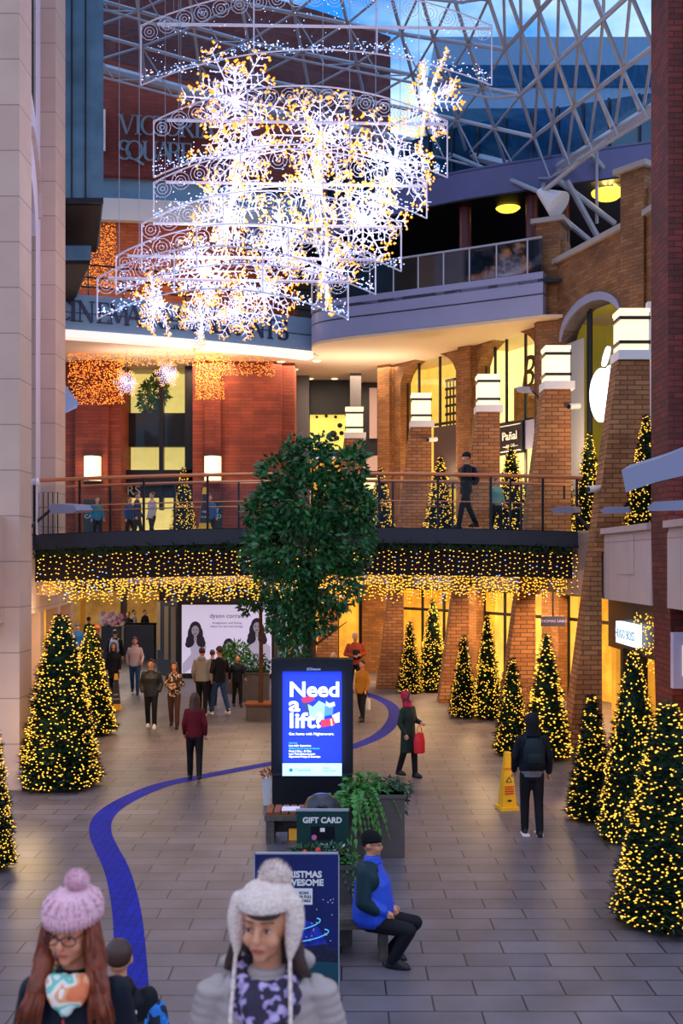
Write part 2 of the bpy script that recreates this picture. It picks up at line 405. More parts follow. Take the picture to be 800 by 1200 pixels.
# ---- right-hand arcade wall (curved, in straight bays)
def WP(px, Y): return Vector(((px-400)*Y/F, Y, 0))
WA = Vector((8.7, 22.6, 0)); WB = WP(748, 27.6); WC = WP(645, 31.9); WD = WP(549, 35.6); WE = WP(454, 39.0)
def arch_wall(P0, Q0, u0, u1, zs, zc, z0, z1, depth=.5, zsill=None):
    # P0 -> Q0 seen left to right from the mall; opening between fractions u0, u1
    r = (Q0-P0); Lg = r.length; r.normalize(); nrm = Vector((-r.y, r.x, 0)); m = MB()
    pt = lambda u, z, d=0: P0+r*(u*Lg)+nrm*d+Vector((0, 0, z))
    zsill = z0 if zsill is None else zsill
    m.quad(pt(0, z0), pt(u0, z0), pt(u0, z1), pt(0, z1)); m.quad(pt(u1, z0), pt(1, z0), pt(1, z1), pt(u1, z1))
    nn = 18; A = [(u0+(u1-u0)*i/nn, zs+(zc-zs)*(1-(2*i/nn-1)**2)**.62 if zc > zs else zs) for i in range(nn+1)]
    for (a, za), (b, zb) in zip(A, A[1:]):
        m.quad(pt(a, za), pt(b, zb), pt(b, z1), pt(a, z1)); m.quad(pt(a, za), pt(a, za, depth), pt(b, zb, depth), pt(b, zb))
    if zsill > z0: m.quad(pt(u0, z0), pt(u1, z0), pt(u1, zsill), pt(u0, zsill))
    m.quad(pt(u0, zsill), pt(u0, zsill, depth), pt(u0, zs, depth), pt(u0, zs)); m.quad(pt(u1, zsill), pt(u1, zs), pt(u1, zs, depth), pt(u1, zsill, depth))
    m.quad(pt(0, z0, depth), pt(0, z1, depth), pt(1, z1, depth), pt(1, z0, depth)) if False else None
    m.quad(pt(0, z1), pt(1, z1), pt(1, z1, depth), pt(0, z1, depth))
    # back skin so the wall has real thickness
    m.quad(pt(u0, z0, depth), pt(0, z0, depth), pt(0, z1, depth), pt(u0, z1, depth)); m.quad(pt(1, z0, depth), pt(u1, z0, depth), pt(u1, z1, depth), pt(1, z1, depth))
    for (a, za), (b, zb) in zip(A, A[1:]): m.quad(pt(b, zb, depth), pt(a, za, depth), pt(a, z1, depth), pt(b, z1, depth))
    return m, A, pt
def ufrac(P0, Q0, px):                            # where the sight line of a picture column meets the wall line
    k = (px-400)/F; r = Q0-P0
    return (k*P0.y-P0.x)/(r.x-k*r.y)
BAY = []
for nm, P0, Q0, a, b in (('1', WE, WD, 469, 534), ('2', WD, WC, 560, 629), ('3', WC, WB, 657, 729)):
    u0, u1 = ufrac(P0, Q0, a), ufrac(P0, Q0, b)
    m, A, pt = arch_wall(P0, Q0, u0, u1, 10.55, 11.35, ZU, 12.9)
    struct(m.build('wall_arcade_upper', tan, uv=True)); BAY.append((P0, Q0, u0, u1, A, pt))
m, A, pt = arch_wall(WB, WA, .12, .9, 10.55, 11.35, ZU, 12.9); struct(m.build('wall_arcade_upper', tan, uv=True)); BAY.append((WB, WA, .12, .9, A, pt))
cp = MB()
for P0, Q0 in ((WC, WB), (WB, WA)):
    r = (Q0-P0).normalized(); nrm = Vector((-r.y, r.x, 0))
    cp.slab([(-.05, 12.9), ((Q0-P0).length+.05, 12.9), ((Q0-P0).length+.05, 13.05), (-.05, 13.05)], .7, P0-nrm*.12, r)
struct(cp.build('trim_2', coping))
# grey arch trim of the third bay, jamb panel
P0, Q0, u0, u1, A, pt = BAY[2]
tr = MB()
for (a, za), (b, zb) in zip(A, A[1:]):
    tr.quad(pt(a, za, -.06), pt(b, zb, -.06), pt(b, zb+.22, -.06), pt(a, za+.22, -.06)); tr.quad(pt(a, za+.22, -.06), pt(b, zb+.22, -.06), pt(b, zb+.22, .0), pt(a, za+.22, 0))
    tr.quad(pt(a, za, -.06), pt(a, za, .5), pt(b, zb, .5), pt(b, zb, -.06))
struct(tr.build('trim_3', lilac))
# piers of the wall
def pier(p, w, z0, z1, name='wall_pier', m_=None, cap=True, d=.5, ang=0):
    r = Vector((math.cos(ang), math.sin(ang), 0)); q = p-r*w/2
    a = MB(); nrm = Vector((-r.y, r.x, 0))
    a.slab([(0, z0), (w, z0), (w, z1), (0, z1)], d, q-nrm*.28, r)
    a.slab([(-.1, z0), (w+.1, z0), (w+.1, z1-.5), (-.1, z1-.5)], d-.1, q-nrm*.14, r)
    o = struct(a.build(name, m_ or tan, uv=True))
    if cap:
        c = MB(); c.slab([(-.14, z1), (w+.14, z1), (w+.14, z1+.14), (-.14, z1+.14)], d+.3, q-nrm*.42, r); o2 = c.build('coping', coping, o)
    return o
pier(WC, .72, ZU, 14.15, ang=-.45, d=.8); pier(WB, .72, ZU, 14.15, ang=-.9, d=.8)
pier(WD, .5, ZU, 12.2, cap=False, ang=-.75); pier(WE, .5, ZU, 12.2, cap=False, ang=-.6)
# dark curtain behind the top terrace piers is built with the restaurant below
# windows of the upper arches
warmA = mat('shop_interior_gold', '#d8b060', .8, emit='#e8b84c', es=.75, var=.5, vs=1.2, nosample=True)
olive = mat('shop_interior_olive', '#8a7a30', .8, emit='#857224', es=.38, var=.4, vs=.8, nosample=True)
warmB = mat('shop_interior_amber', '#e8ac48', .8, emit='#e89a30', es=.62, var=.6, vs=1.6, nosample=True)
palei = mat('shop_interior_pale', '#f0e4b0', .8, emit='#f2dc8a', es=.95, var=.2, vs=.7, nosample=True)
def bay_window(n, bay, inner, depthin, mull, ztop=None, zbot=ZU, transom=(), tint=gl_clear):
    P0, Q0, u0, u1, A, pt = bay
    f = MB(); d = .34
    cols = [u0]+[u0+(u1-u0)*k for k in mull]+[u1]
    zt = ztop or 11.3
    for u in cols:
        i = min(range(len(A)), key=lambda k: abs(A[k][0]-u)); zz = ztop or A[i][1]
        f.tube(pt(u, zbot, d), pt(u, zz, d), .05, n=4)
    for z in transom: f.tube(pt(u0, z, d), pt(u1, z, d), .05, n=4)
    fr = struct(f.build('window_%d' % n, dark))
    g = MB()
    for (a, za), (b, zb) in zip(A, A[1:]):
        za, zb = (ztop or za), (ztop or zb); g.quad(pt(a, zbot, d), pt(b, zbot, d), pt(b, zb, d), pt(a, za, d))
    g.build('glass', tint, fr)
    i = MB(); e = .12; a0, a1 = u0-e, u1+e
    i.quad(pt(a0, zbot, depthin), pt(a1, zbot, depthin), pt(a1, zt, depthin), pt(a0, zt, depthin))
    i.quad(pt(a0, zbot, .5), pt(a0, zbot, depthin), pt(a0, zt, depthin), pt(a0, zt, .5)); i.quad(pt(a1, zbot, .5), pt(a1, zbot, depthin), pt(a1, zt, depthin), pt(a1, zt, .5))
    i.quad(pt(a0, zt, .5), pt(a1, zt, .5), pt(a1, zt, depthin), pt(a0, zt, depthin))
    i.build('shop_room', inner, fr); return fr
w1 = bay_window(1, BAY[0], warmA, 1.6, (.22, .6), transom=(8.9,)); w2 = bay_window(2, BAY[1], palei, 1.6, (.16, .36, .68), transom=(8.55,))
w3 = bay_window(3, BAY[2], olive, 1.8, (.30, .34)); w4 = bay_window(4, BAY[3], olive, 1.6, (.33, .66))
# inside bay 1: dark shelving and a bright ceiling strip; inside bay 2: brown curtain of shelves
P0, Q0, u0, u1, A, pt = BAY[0]
dd = MB()
U = lambda k: u0+(u1-u0)*k
for i in range(9): dd.quad(pt(U(.42+.06*i), 8.95, 1.1), pt(U(.45+.06*i), 8.95, 1.1), pt(U(.45+.06*i), 10.6, 1.1), pt(U(.42+.06*i), 10.6, 1.1))
for i in range(6): dd.quad(pt(U(.4), 9.0+.3*i, 1.1), pt(U(1), 9.0+.3*i, 1.1), pt(U(1), 9.1+.3*i, 1.1), pt(U(.4), 9.1+.3*i, 1.1))
dd.build('shelf_rack', dark, w1)
dd = MB(); dd.quad(pt(U(.5), 6.6, .3), pt(U(.98), 6.6, .3), pt(U(.98), 8.8, .3), pt(U(.5), 8.8, .3)); dd.build('door_panel', mat('maroon_panel', '#2a1214', .5), w1)
dd = MB(); dd.slab([(0, 0), (.35, 0), (.5, 1.5), (.2, 1.5)], .05, pt(U(.02), 7.0, .25), (Q0-P0)); dd.build('lit_poster', lampw, w1)
# bay 2 script letter, sign, lilac panel
P0, Q0, u0, u1, A, pt = BAY[1]; th = math.atan2((Q0-P0).y, (Q0-P0).x)
dd = MB(); dd.quad(pt(U(.2), 8.6, 1.0), pt(U(.62), 8.6, 1.0), pt(U(.62), 9.8, 1.0), pt(U(.2), 9.8, 1.0)); dd.build('shelf_rack', mat('brown_display', '#7a4c20', .8, emit='#8a5520', es=.3, var=.6, vs=4, nosample=True), w2)
text('Be', 1.5, mat('brown_script', '#4a2c10', .6), w2, pt(ufrac(P0, Q0, 615), 9.5, .28), th, .01, sx=.75, shear=.3, name='script_lettering')
dd = MB(); dd.quad(pt(U(.66), 7.6, .2), pt(U(1), 7.6, .2), pt(U(1), 8.5, .2), pt(U(.66), 8.5, .2)); dd.build('lilac_panel', lilac, w2)
s1 = thing('jewellery_sign', 'black shop sign with white and red lettering beside the second arch', 'sign', pt(ufrac(P0, Q0, 597), 7.5, .12), world=True)
dd = MB(); r = (Q0-P0).normalized(); dd.slab([(-.75, 0), (.5, 0), (.5, 1.0), (-.75, 1.0)], .1, pt(ufrac(P0, Q0, 597), 7.5, .1), r); dd.build('panel', dark, s1)
for z in (.08, .9): dd = MB(); dd.slab([(-.7, z), (.45, z), (.45, z+.03), (-.7, z+.03)], .02, pt(ufrac(P0, Q0, 597), 7.5, .08), r); dd.build('rule_line', white, s1)
text('Pañal', .38, white, s1, pt(ufrac(P0, Q0, 595), 7.95, .06), th, .01); text('—AMOR—', .16, white, s1, pt(ufrac(P0, Q0, 596), 7.7, .06), th, .01)
# fruit emblem in bay 3
P0, Q0, u0, u1, A, pt = BAY[2]; r = (Q0-P0).normalized(); th = math.atan2(r.y, r.x)
em = thing('illuminated_emblem', 'glowing white bitten apple emblem hanging inside the third arch', 'sign', pt(U(.62), 8.4, .6), world=True)
def apple(a):
    x = math.cos(a); z = math.sin(a)
    rr = 1-.10*max(0, z)**6-.07*max(0, -z)**10
    return (.62*x*rr*(1+.08*z), .68*z*rr-(.08*math.exp(-(x/.18)**2) if z > 0 else -.05*math.exp(-(x/.2)**2)))
poly = [apple(2*math.pi*i/48) for i in range(48)]
poly = [p for p in poly if math.hypot(p[0]-.68, p[1]-.08) > .27]
k = max(range(len(poly)), key=lambda i: math.hypot(poly[i][0]-poly[i-1][0], poly[i][1]-poly[i-1][1]))
bite = [(.68+.27*math.cos(R(a)), .08+.27*math.sin(R(a))) for a in range(255, 104, -15)]
e0 = poly[k-1]
if math.hypot(bite[0][0]-e0[0], bite[0][1]-e0[1]) > math.hypot(bite[-1][0]-e0[0], bite[-1][1]-e0[1]): bite = bite[::-1]
poly = poly[:k]+bite+poly[k:]
c0 = pt(ufrac(P0, Q0, 700), 8.75, .22)
logo = mat('emblem_glow', '#ffffff', .5, emit='#f4f6ff', es=1.6)
a = MB(); a.slab([(x*1.25, z*1.25) for x, z in poly], .1, c0, r); a.build('emblem_body', logo, em)
a = MB(); a.slab([(.0+.17*math.cos(t)*.7+.12*math.sin(t)*0+.1*math.sin(t), 1.03+.25*math.sin(t)+.1*math.cos(t)*.5) for t in [2*math.pi*i/14 for i in range(14)]], .1, c0, r); a.build('emblem_leaf', logo, em)
dd = MB(); dd.quad(pt(U(-.02), ZU, .2), pt(U(.30), ZU, .2), pt(U(.30), 10.5, .2), pt(U(-.02), 10.5, .2)); dd.build('jamb_panel', mat('pale_grey_panel', '#9a9ea0', .5), w3)

# lower storey of the arcade
for i, (P0, Q0) in enumerate(((WE, WD), (WD, WC), (WC, WB), (WB, WA))):
    m, A, pt = arch_wall(P0, Q0, .1, .9, 3.1, 3.1, 0, 3.9, .4); struct(m.build('wall_arcade_lower', tan, uv=True))
    b = (P0, Q0, .1, .9, A, pt)
    wn = bay_window(5+i, b, (warmB, warmA, warmB, warmB)[i], 1.2, (.33, .66), ztop=3.1, zbot=0, transom=(2.4,))
    r = (Q0-P0).normalized()
    f = MB(); f.slab([(.6, 3.15), ((Q0-P0).length*.85, 3.15), ((Q0-P0).length*.85, 3.6), (.6, 3.6)], .12, P0-Vector((-r.y, r.x, 0))*.12, r)
    f.build('fascia', (dark, brown, dark2, dark)[i], wn)
# arcade behind the tree: amber wall to the left of bay E
m = MB(); WF = Vector((-1.4, 40.6, 0)); WG = Vector((-4.6, 41.4, 0))
r = (WE-WF).normalized(); m.slab([(0, 0), ((WE-WF).length, 0), ((WE-WF).length, 3.9), (0, 3.9)], .3, WF, r)
struct(m.build('wall_back_lower', tan, uv=True))
f = MB(); f.slab([(.5, 0), (2.4, 0), (2.4, 2.8), (.5, 2.8)], .1, WF-Vector((-r.y, r.x, 0))*.12, r); d_ = struct(f.build('window_9', warmB))
f = MB()
for u in (.45, 1.45, 2.4): f.slab([(u, 0), (u+.09, 0), (u+.09, 2.9), (u, 2.9)], .1, WF-Vector((-r.y, r.x, 0))*.2, r)
f.build('mullion', dark, d_)

# upper floor slab ring
inner = [(5.75, 15), (5.75, 22.9), (5.35, 25), (5.0, 27.15), (3.9, 31.25), (2.2, 34.7), (.1, 37.4), (-1.2, 37.2), (-7.2, 34.6), (-7.2, 25.0), (-7.2, 24.6)]
outer = [(-16, 24.6), (-16, 52), (16, 52), (16, 15)]
a = MB(); a.prism(inner+outer, 3.9, ZU); struct(a.build('floor_upper', stone2, uv=True))
# stone spandrels on the slab edge at right
sp1 = MB(); sp1.box(5.6, 5.8, 19.3, 22.9, 3.3, 4.68); sp1.box(5.52, 5.95, 19.3, 22.9, 4.68, 4.80); sp1.box(5.58, 5.6, 20.4, 21.6, 3.85, 4.62)
struct(sp1.build('wall_spandrel_right', stone2, uv=True))
sp1 = MB(); sp1.box(5.6, 5.8, 12, 18.35, 3.3, 4.68); sp1.box(5.52, 5.95, 12, 18.35, 4.68, 4.80)
struct(sp1.build('wall_spandrel_near', stone2, uv=True))
e = MB()
for (a_, b_) in zip(inner[1:], inner[2:9]):
    A2 = Vector((*a_, 0)); B2 = Vector((*b_, 0)); r = (A2-B2).normalized()
    e.slab([(0, 3.35), ((A2-B2).length, 3.35), ((A2-B2).length, 4.8), (0, 4.8)], .2, B2, r)
struct(e.build('trim_4', mat('warm_slab_edge', '#b09480', .7)))
# shop right of the first pillar
sh = MB(); sh.box(5.85, 6.0, 12, 23.4, 2.25, 3.3); sh.box(5.8, 6.0, 22.0, 22.2, 0, 2.3); sh.box(5.8, 6.0, 20.9, 21.0, 0, 2.3); sh.box(5.8, 6.0, 18.9, 19.5, 0, 2.3); sh.box(5.83, 5.99, 12, 23.4, 0, .12)
wr = struct(sh.build('window_10', dark))
sh = MB(); sh.box(5.92, 5.93, 12, 23, .1, 2.3); sh.build('glass', gl_clear, wr)
sh = MB(); sh.box(6.9, 7.0, 12, 24, 0, 3.3); sh.box(5.9, 7, 23.2, 23.3, 0, 3.3); sh.box(6, 7, 12, 23.3, 2.3, 2.35); sh.build('shop_room', warmB, wr)
sg = thing('shop_lightbox', 'white lit shop lightbox sign on the dark fascia beside the red brick column', 'sign', (5.8, 21.4, 2.6), world=True)
sh = MB(); sh.box(5.72, 5.84, 20.75, 22.25, 2.42, 2.86); sh.build('box', mat('lightbox_white', '#dff0ff', .5, emit='#dff2ff', es=1.3), sg)
text('HUGO BOSS', .26, mat('lightbox_text', '#9ab8c8', .5), sg, (5.70, 21.5, 2.54), R(-90), .005)
nl = MB(); random.seed(3)
for i in range(150): nl.bulb((5.7+random.random()*.1, random.uniform(19.4, 21.2), random.uniform(2.0, 3.1)), .016)
o = tag(nl.build('fairy_light_cluster', bulby), 'loose cluster of amber fairy lights on the fascia right of the white lightbox', 'fairy lights', kind='stuff')
sg = thing('projecting_shop_sign', 'pale projecting shop sign at the right edge of the picture', 'sign', (5.5, 17.3, 2.4), world=True)
sh = MB(); sh.box(5.35, 5.8, 17.2, 17.35, 2.05, 2.95); sh.build('panel', mat('pale_lilac_sign', '#b8b0cc', .5), sg)
sh = MB(); sh.box(5.5, 5.78, 17.18, 17.2, 2.25, 2.75); sh.build('lit_face', lampw, sg)
# red brick column
rc = MB(); rc.box(5.6, 7.6, 18.3, 19.3, 4.6, 24); rc.box(5.95, 7.6, 18.15, 18.3, 4.6, 24)
z0, z1 = 0, 4.6
rc.add([(5.72, 18.3, 0), (6.15, 18.3, 0), (6.15, 19.3, 0), (5.72, 19.3, 0), (5.6, 18.3, 4.6), (6.15, 18.3, 4.6), (6.15, 19.3, 4.6), (5.6, 19.3, 4.6)],
       [(3, 2, 1, 0), (4, 5, 6, 7), (0, 1, 5, 4), (1, 2, 6, 5), (2, 3, 7, 6), (3, 0, 4, 7)])
struct(rc.build('wall_red_column', redb, uv=True))
wc = MB(); wc.box(6.95, 7.12, 24.2, 24.4, ZU, 10.0); struct(wc.build('trim_5', white))

# ---- brick pillars with lanterns
PIL = [((739, 33.3), 'first brick pillar with glowing lantern, nearest, just left of the red brick column'), ((651, 39.1), 'second brick pillar with glowing lantern from the right, behind the bridge end'),
       ((571, 45.0), 'third brick pillar with glowing lantern, beside the black jewellery sign'), ((493, 50.0), 'fourth brick pillar with glowing lantern, in front of the first arch window'),
       ((415, 54.5), 'farthest brick pillar with glowing lantern, just above the leafy tree top')]
def pillar(px, yo, lab):
    s = 1800/yo; X = (px-400)/s; Y = yo*K; top = CAMZ+235/54.06*1.0; top = 8.42 if yo < 35 else 8.44
    ln = X-0
    t = thing('brick_pillar', lab, 'pillar', (X, Y, 0), group='brick pillars with lanterns')
    a = MB(); hw = .42; d = .42
    hw = .30; d = .30; lo = -.72 if yo < 35 else -.58; zt = 4.3
    lf = lambda z: -hw-.06-.13*(top-z)
    def sec(z, xr): k = (top-z)/top; return [(lf(z), -d-.1*k, z), (xr, -d-.1*k, z), (xr, d, z), (lf(z), d, z)]
    Q = [(3, 2, 1, 0), (4, 5, 6, 7), (0, 1, 5, 4), (1, 2, 6, 5), (2, 3, 7, 6), (3, 0, 4, 7)]
    a.add(sec(zt, hw+.02)+sec(top, hw+.02), Q); a.add(sec(0, lo)+sec(zt, lo), Q)
    a.build('shaft', tan2, t, uv=True)
    a = MB(); a.box(-hw-.06, hw+.11, -d-.06, d+.06, top, top+.2); a.build('capstone', white, t)
    z = top+.2
    l = MB(); l.box(-.30, .30, -.30, .30, z, z+.82); l.box(-.32, .32, -.32, .32, z+.82, z+.9); l.build('lantern', lampw, t)
    b = MB(); b.box(-.335, .335, -.335, .335, z+.14, z+.21); b.box(-.335, .335, -.335, .335, z+.66, z+.73); b.build('band', dark2, t)
    return t
for (p, lab) in PIL: pillar(p[0], p[1], lab)

# ---- left side
lw = MB(); lw.box(-9.5, -5.78, 19.15, 19.9, 0, 24); lw.box(-9.5, -5.72, 19.1, 19.95, 0, .35)
lw.box(-9.5, -6.05, 18.6, 19.2, 3.0, 4.9)
struct(lw.build('wall_left_pier', stone, uv=True))
# gallery wall with arched openings between the two piers
pA = Vector((-7.2, 25.6, 0)); pB = Vector((-5.95, 19.9, 0))
gw = MB(); L_ = (pA-pB).length; r = (pB-pA).normalized(); nrm = Vector((-r.y, r.x, 0))
def gp(y, z, d=0):                                # y measured along the wall by its depth
    u = (pA.y-y)/(pA.y-pB.y); return pA+r*(L_*u)+nrm*(-d)+Vector((0, 0, z))
def gquad(y0, y1, z0, z1, z0b=None, z1b=None, d=0):
    gw.quad(gp(y1, z0b if z0b is not None else z0, d), gp(y0, z0, d), gp(y0, z1, d), gp(y1, z1b if z1b is not None else z1, d))
def archz(y, y0, y1, zs, zc): return zs+(zc-zs)*max(0, 1-((2*(y-y0)/(y1-y0)-1)**2))**.5
ya, yb = 20.8, 23.6
gquad(19.9, ya, 4.7, 24); gquad(yb, 25.6, 4.7, 24)
nn = 14
for i in range(nn):
    y0 = ya+(yb-ya)*i/nn; y1 = ya+(yb-ya)*(i+1)/nn
    gquad(y0, y1, archz(y0, ya, yb, 11.3, 12.1), 13.9, archz(y1, ya, yb, 11.3, 12.1), None)
    gw.quad(gp(y0, archz(y0, ya, yb, 11.3, 12.1)), gp(y1, archz(y1, ya, yb, 11.3, 12.1)), gp(y1, archz(y1, ya, yb, 11.3, 12.1), .5), gp(y0, archz(y0, ya, yb, 11.3, 12.1), .5))
gquad(ya, yb, 19.5, 24)
struct(gw.build('wall_left_gallery', pale))
mo = MB()
for i in range(nn):
    y0 = ya-.2+(yb-ya+1.2)*i/nn; y1 = ya-.2+(yb-ya+1.2)*(i+1)/nn
    mo.tube(gp(y0, archz(y0, ya-.2, yb+1.0, 12.0, 13.0), -.03), gp(y1, archz(y1, ya-.2, yb+1.0, 12.0, 13.0), -.02), .07, n=5)
struct(mo.build('trim_6', stone2, uv=True))
gw2 = MB(); gw2.quad(gp(yb, 13.9, .15), gp(ya, 13.9, .15), gp(ya, 19.5, .15), gp(yb, 19.5, .15)); wl = struct(gw2.build('window_11', gl_blue))
gf = MB()
for y in (ya, (ya+yb)/2, yb): gf.tube(gp(y, 13.9, .1), gp(y, 19.5, .1), .06, n=4)
for z in (13.9, 15.8, 17.6): gf.tube(gp(ya, z, .1), gp(yb, z, .1), .05, n=4)
gf.build('frame', dark2, wl)
lp = MB(); lp.box(-8.6, -6.78, 25.3, 26.2, ZU-1.45, 24); struct(lp.build('wall_left_pier', stone, uv=True))
# lower left shop wall receding
lA = Vector((-8.1, 31, 0)); lB = Vector((-6.9, 19.9, 0)); r = (lB-lA).normalized(); Lg = (lB-lA).length
m = MB(); m.slab([(0, 2.9), (Lg, 2.9), (Lg, 4.7), (0, 4.7)], .3, lA, r)
for u in (0, 2.4, 5.0, 7.6, 10.2): m.slab([(u, 0), (u+.5, 0), (u+.5, 2.9), (u, 2.9)], .3, lA, r)
struct(m.build('wall_left_lower', stone2, uv=True))
m = MB(); m.slab([(0, 0), (Lg, 0), (Lg, 2.9), (0, 2.9)], .05, lA+Vector((-.35, 0, 0)), r); struct(m.build('window_12', warmB))
# blue clad bay with brown soffit
b = MB(); b.prism([(-10, 27.8), (-6.2, 27.8), (-7.35, 32.2), (-10, 32.2)], 13.5, 25); bo = struct(b.build('wall_blue_bay', bluem))
b = MB()
for x in (-7.02, -6.66): b.box(x-.015, x+.015, 27.76, 27.82, 13.5, 25)
b.box(-10, -6.2, 27.74, 27.8, 13.42, 13.56); b.build('seam', dark2, bo)
b = MB(); b.prism([(-10, 27.85), (-6.26, 27.85), (-7.38, 32.1), (-10, 32.1)], 13.4, 13.5); b.build('soffit', brown, bo)
b = MB(); b.prism([(-10, 29.2), (-6.85, 29.2), (-8.3, 33.4), (-10, 33.4)], 12.35, 12.75); bo = struct(b.build('wall_blue_bay', bluem))
b = MB(); b.prism([(-10, 29.25), (-6.9, 29.25), (-8.35, 33.3), (-10, 33.3)], 12.25, 12.35); b.build('soffit', brown, bo)
# grey blade canopy at left
b = MB(); b.add([P(60, 430, 44), P(66, 437, 44), P(92, 472, 43), P(90, 478, 43), P(60, 492, 44), P(60, 430, 46), P(66, 437, 46), P(92, 472, 45), P(90, 478, 45), P(60, 492, 46)],
          [(4, 3, 2, 1, 0), (5, 6, 7, 8, 9), (0, 1, 6, 5), (1, 2, 7, 6), (2, 3, 8, 7), (3, 4, 9, 8)])
struct(b.build('trim_7', lilac))

# ---- cinema level fascia and drum balcony
def ring(pts2, z0, z1, th, m_, name, parent=None):
    a = MB(); n = len(pts2); v = []
    for i, p in enumerate(pts2):
        q0 = pts2[max(i-1, 0)]; q1 = pts2[min(i+1, n-1)]; d = Vector((q1[0]-q0[0], q1[1]-q0[1], 0)).normalized(); nn = Vector((-d.y, d.x, 0))*th
        P_ = Vector((p[0], p[1], 0)); v += [P_+Vector((0, 0, z0)), P_+Vector((0, 0, z1)), P_+nn+Vector((0, 0, z1)), P_+nn+Vector((0, 0, z0))]
    f = []
    for i in range(n-1):
        b = 4*i; f += [(b, b+4, b+5, b+1), (b+1, b+5, b+6, b+2), (b+3, b+2, b+6, b+7), (b, b+3, b+7, b+4)]
    f += [(0, 1, 2, 3), (4*n-1, 4*n-2, 4*n-3, 4*n-4)]
    a.add(v, f); o = a.build(name, m_, parent, uv=True)
    return o
def curve2(pts2, k=6): return [(p.x, p.y) for p in smoothp([Vector((x, y, 0)) for x, y in pts2], k)]
cin = curve2([(-10.5, 32.6), (-8.9, 33.3), (-6, 34.4), (-3.4, 35.6), (-.97, 36.9)])
bal = curve2([(-.75, 37.2), (-1.0, 36.2), (-.85, 35.2), (0, 34.45), (1.4, 33.7), (2.9, 32.9), (4.4, 32.1), (5.9, 31.25)])
fa = struct(ring(cin, 11.35, 12.5, .3, mat('grey_blue_fascia', '#7f9cb8', .5, var=.05, vs=.5), 'wall_cinema_fascia'))
fb = struct(ring(bal, 11.35, 12.6, .3, lilac, 'wall_balcony_fascia'))
ring([(x, y-.01) for x, y in bal], 11.93, 11.97, .3, dark2, 'groove', fb)
ring([(x, y-.01) for x, y in cin], 11.90, 11.93, .3, dark2, 'groove', fa)
lb = struct(ring([(x, y-.12) for x, y in cin], 11.12, 11.35, .5, mat('lit_soffit_lip', '#fff0e6', .6, emit='#ffe9dc', es=.55), 'trim_8'))
so = MB(); so.prism(cin+bal+[(8.5, 31.2), (8.5, 50), (-10.5, 50)], 11.25, 11.34); struct(so.build('ceiling_lower', cream))
df = MB(); df.prism([(-10.5, 34)]+[(x, y+.6) for x, y in cin]+bal+[(8.5, 31.2), (8.5, 52), (-10.5, 52)], 12.3, 12.4); struct(df.build('floor_top', dark2))
# fascia lettering, following the curve
sg = thing('cinema_lettering', 'dark raised letters CINEMA and RESTAURANTS on the curved lilac fascia', 'sign lettering', (-5, 35, 11.6), world=True)
def arc_text(body, pxs, poly, size, m_, parent, dz, off=.05):
    n = len(body)
    for i, ch in enumerate(body):
        if ch == ' ': continue
        px = pxs[i]; k = (px-400)/F; best = None
        for (a, b) in zip(poly, poly[1:]):
            den = (b[0]-a[0])-k*(b[1]-a[1])
            if abs(den) < 1e-9: continue
            t = (k*a[1]-a[0])/den
            if -.02 <= t <= 1.02: best = (a[0]+(b[0]-a[0])*t, a[1]+(b[1]-a[1])*t, math.atan2(b[1]-a[1], b[0]-a[0])); break
        if not best: continue
        x, y, th = best; nx, ny = math.sin(th), -math.cos(th)
        serif(ch, size, m_, parent, (x+nx*off, y+ny*off, dz), th)
navy = mat('navy_letters', '#1c2350', .4)
arc_text('CINEMARESTAURANTS', [74, 86, 101, 120.5, 139.5, 157]+[183+14.8*i for i in range(11)], cin, .66, navy, sg, 11.64)
# red brick drum with the centre's name
tow = curve2([(-13, 40.0), (-10, 39.2), (-7, 39.4), (-4, 40.0), (-1, 41.4), (2, 43.5)])
struct(ring(tow, 18.3, 25.5, .6, brick('drum_red_brick', '#7a2f28', '#6c2822', '#54201c', .5, .14, .008, var=.2), 'wall_red_drum'))
sg = thing('name_lettering', 'grey raised letters VICTORIA SQUARE on the dark red brick drum', 'sign lettering', (-7, 39, 20), world=True)
lm = mat('grey_letters', '#7b90a0', .35, .4)
arc_text('VICTORIA', [149, 162, 174, 188, 202, 219, 231, 243], tow, .72, lm, sg, 19.80, .12); arc_text('SQUARE', [146, 158, 176, 192, 205, 218], tow, .72, lm, sg, 18.86, .12)
a = MB(); a.box(-9.2, -8.62, 38.9, 39.0, 19.1, 20.6); lo = tag(a.build('square_logo_panel', white), 'white square logo panel at the left of the red brick drum', 'sign')
a = MB(); a.slab([(0, .1), (.22, .1), (.22, .65), (.12, .55), (.04, .3)], .02, (-8.9, 38.88, 19.2), (1, 0, 0)); a.build('logo_mark', navy, lo)
# clerestory band and orange brick terrace wall under the drum
struct(ring([(x, y+.3) for x, y in tow], 17.5, 18.3, .3, mat('pale_blue_clerestory', '#6f8fa8', .3, .2), 'trim_9'))
struct(ring([(x, y+.1) for x, y in tow], 16.7, 17.5, .3, mat('pale_band', '#c8c4c8', .6), 'trim_10'))
struct(ring([(x, y+.5) for x, y in tow], 12.3, 16.8, .3, brick('orange_brick', '#b4582e', '#9c4824', '#7c3a20', .5, .12, .01, var=.2), 'wall_terrace'))
for x in (-7.5, -4.5): light('POINT', (x, 37.6, 14.2), 90, (1, .7, .4), .4)
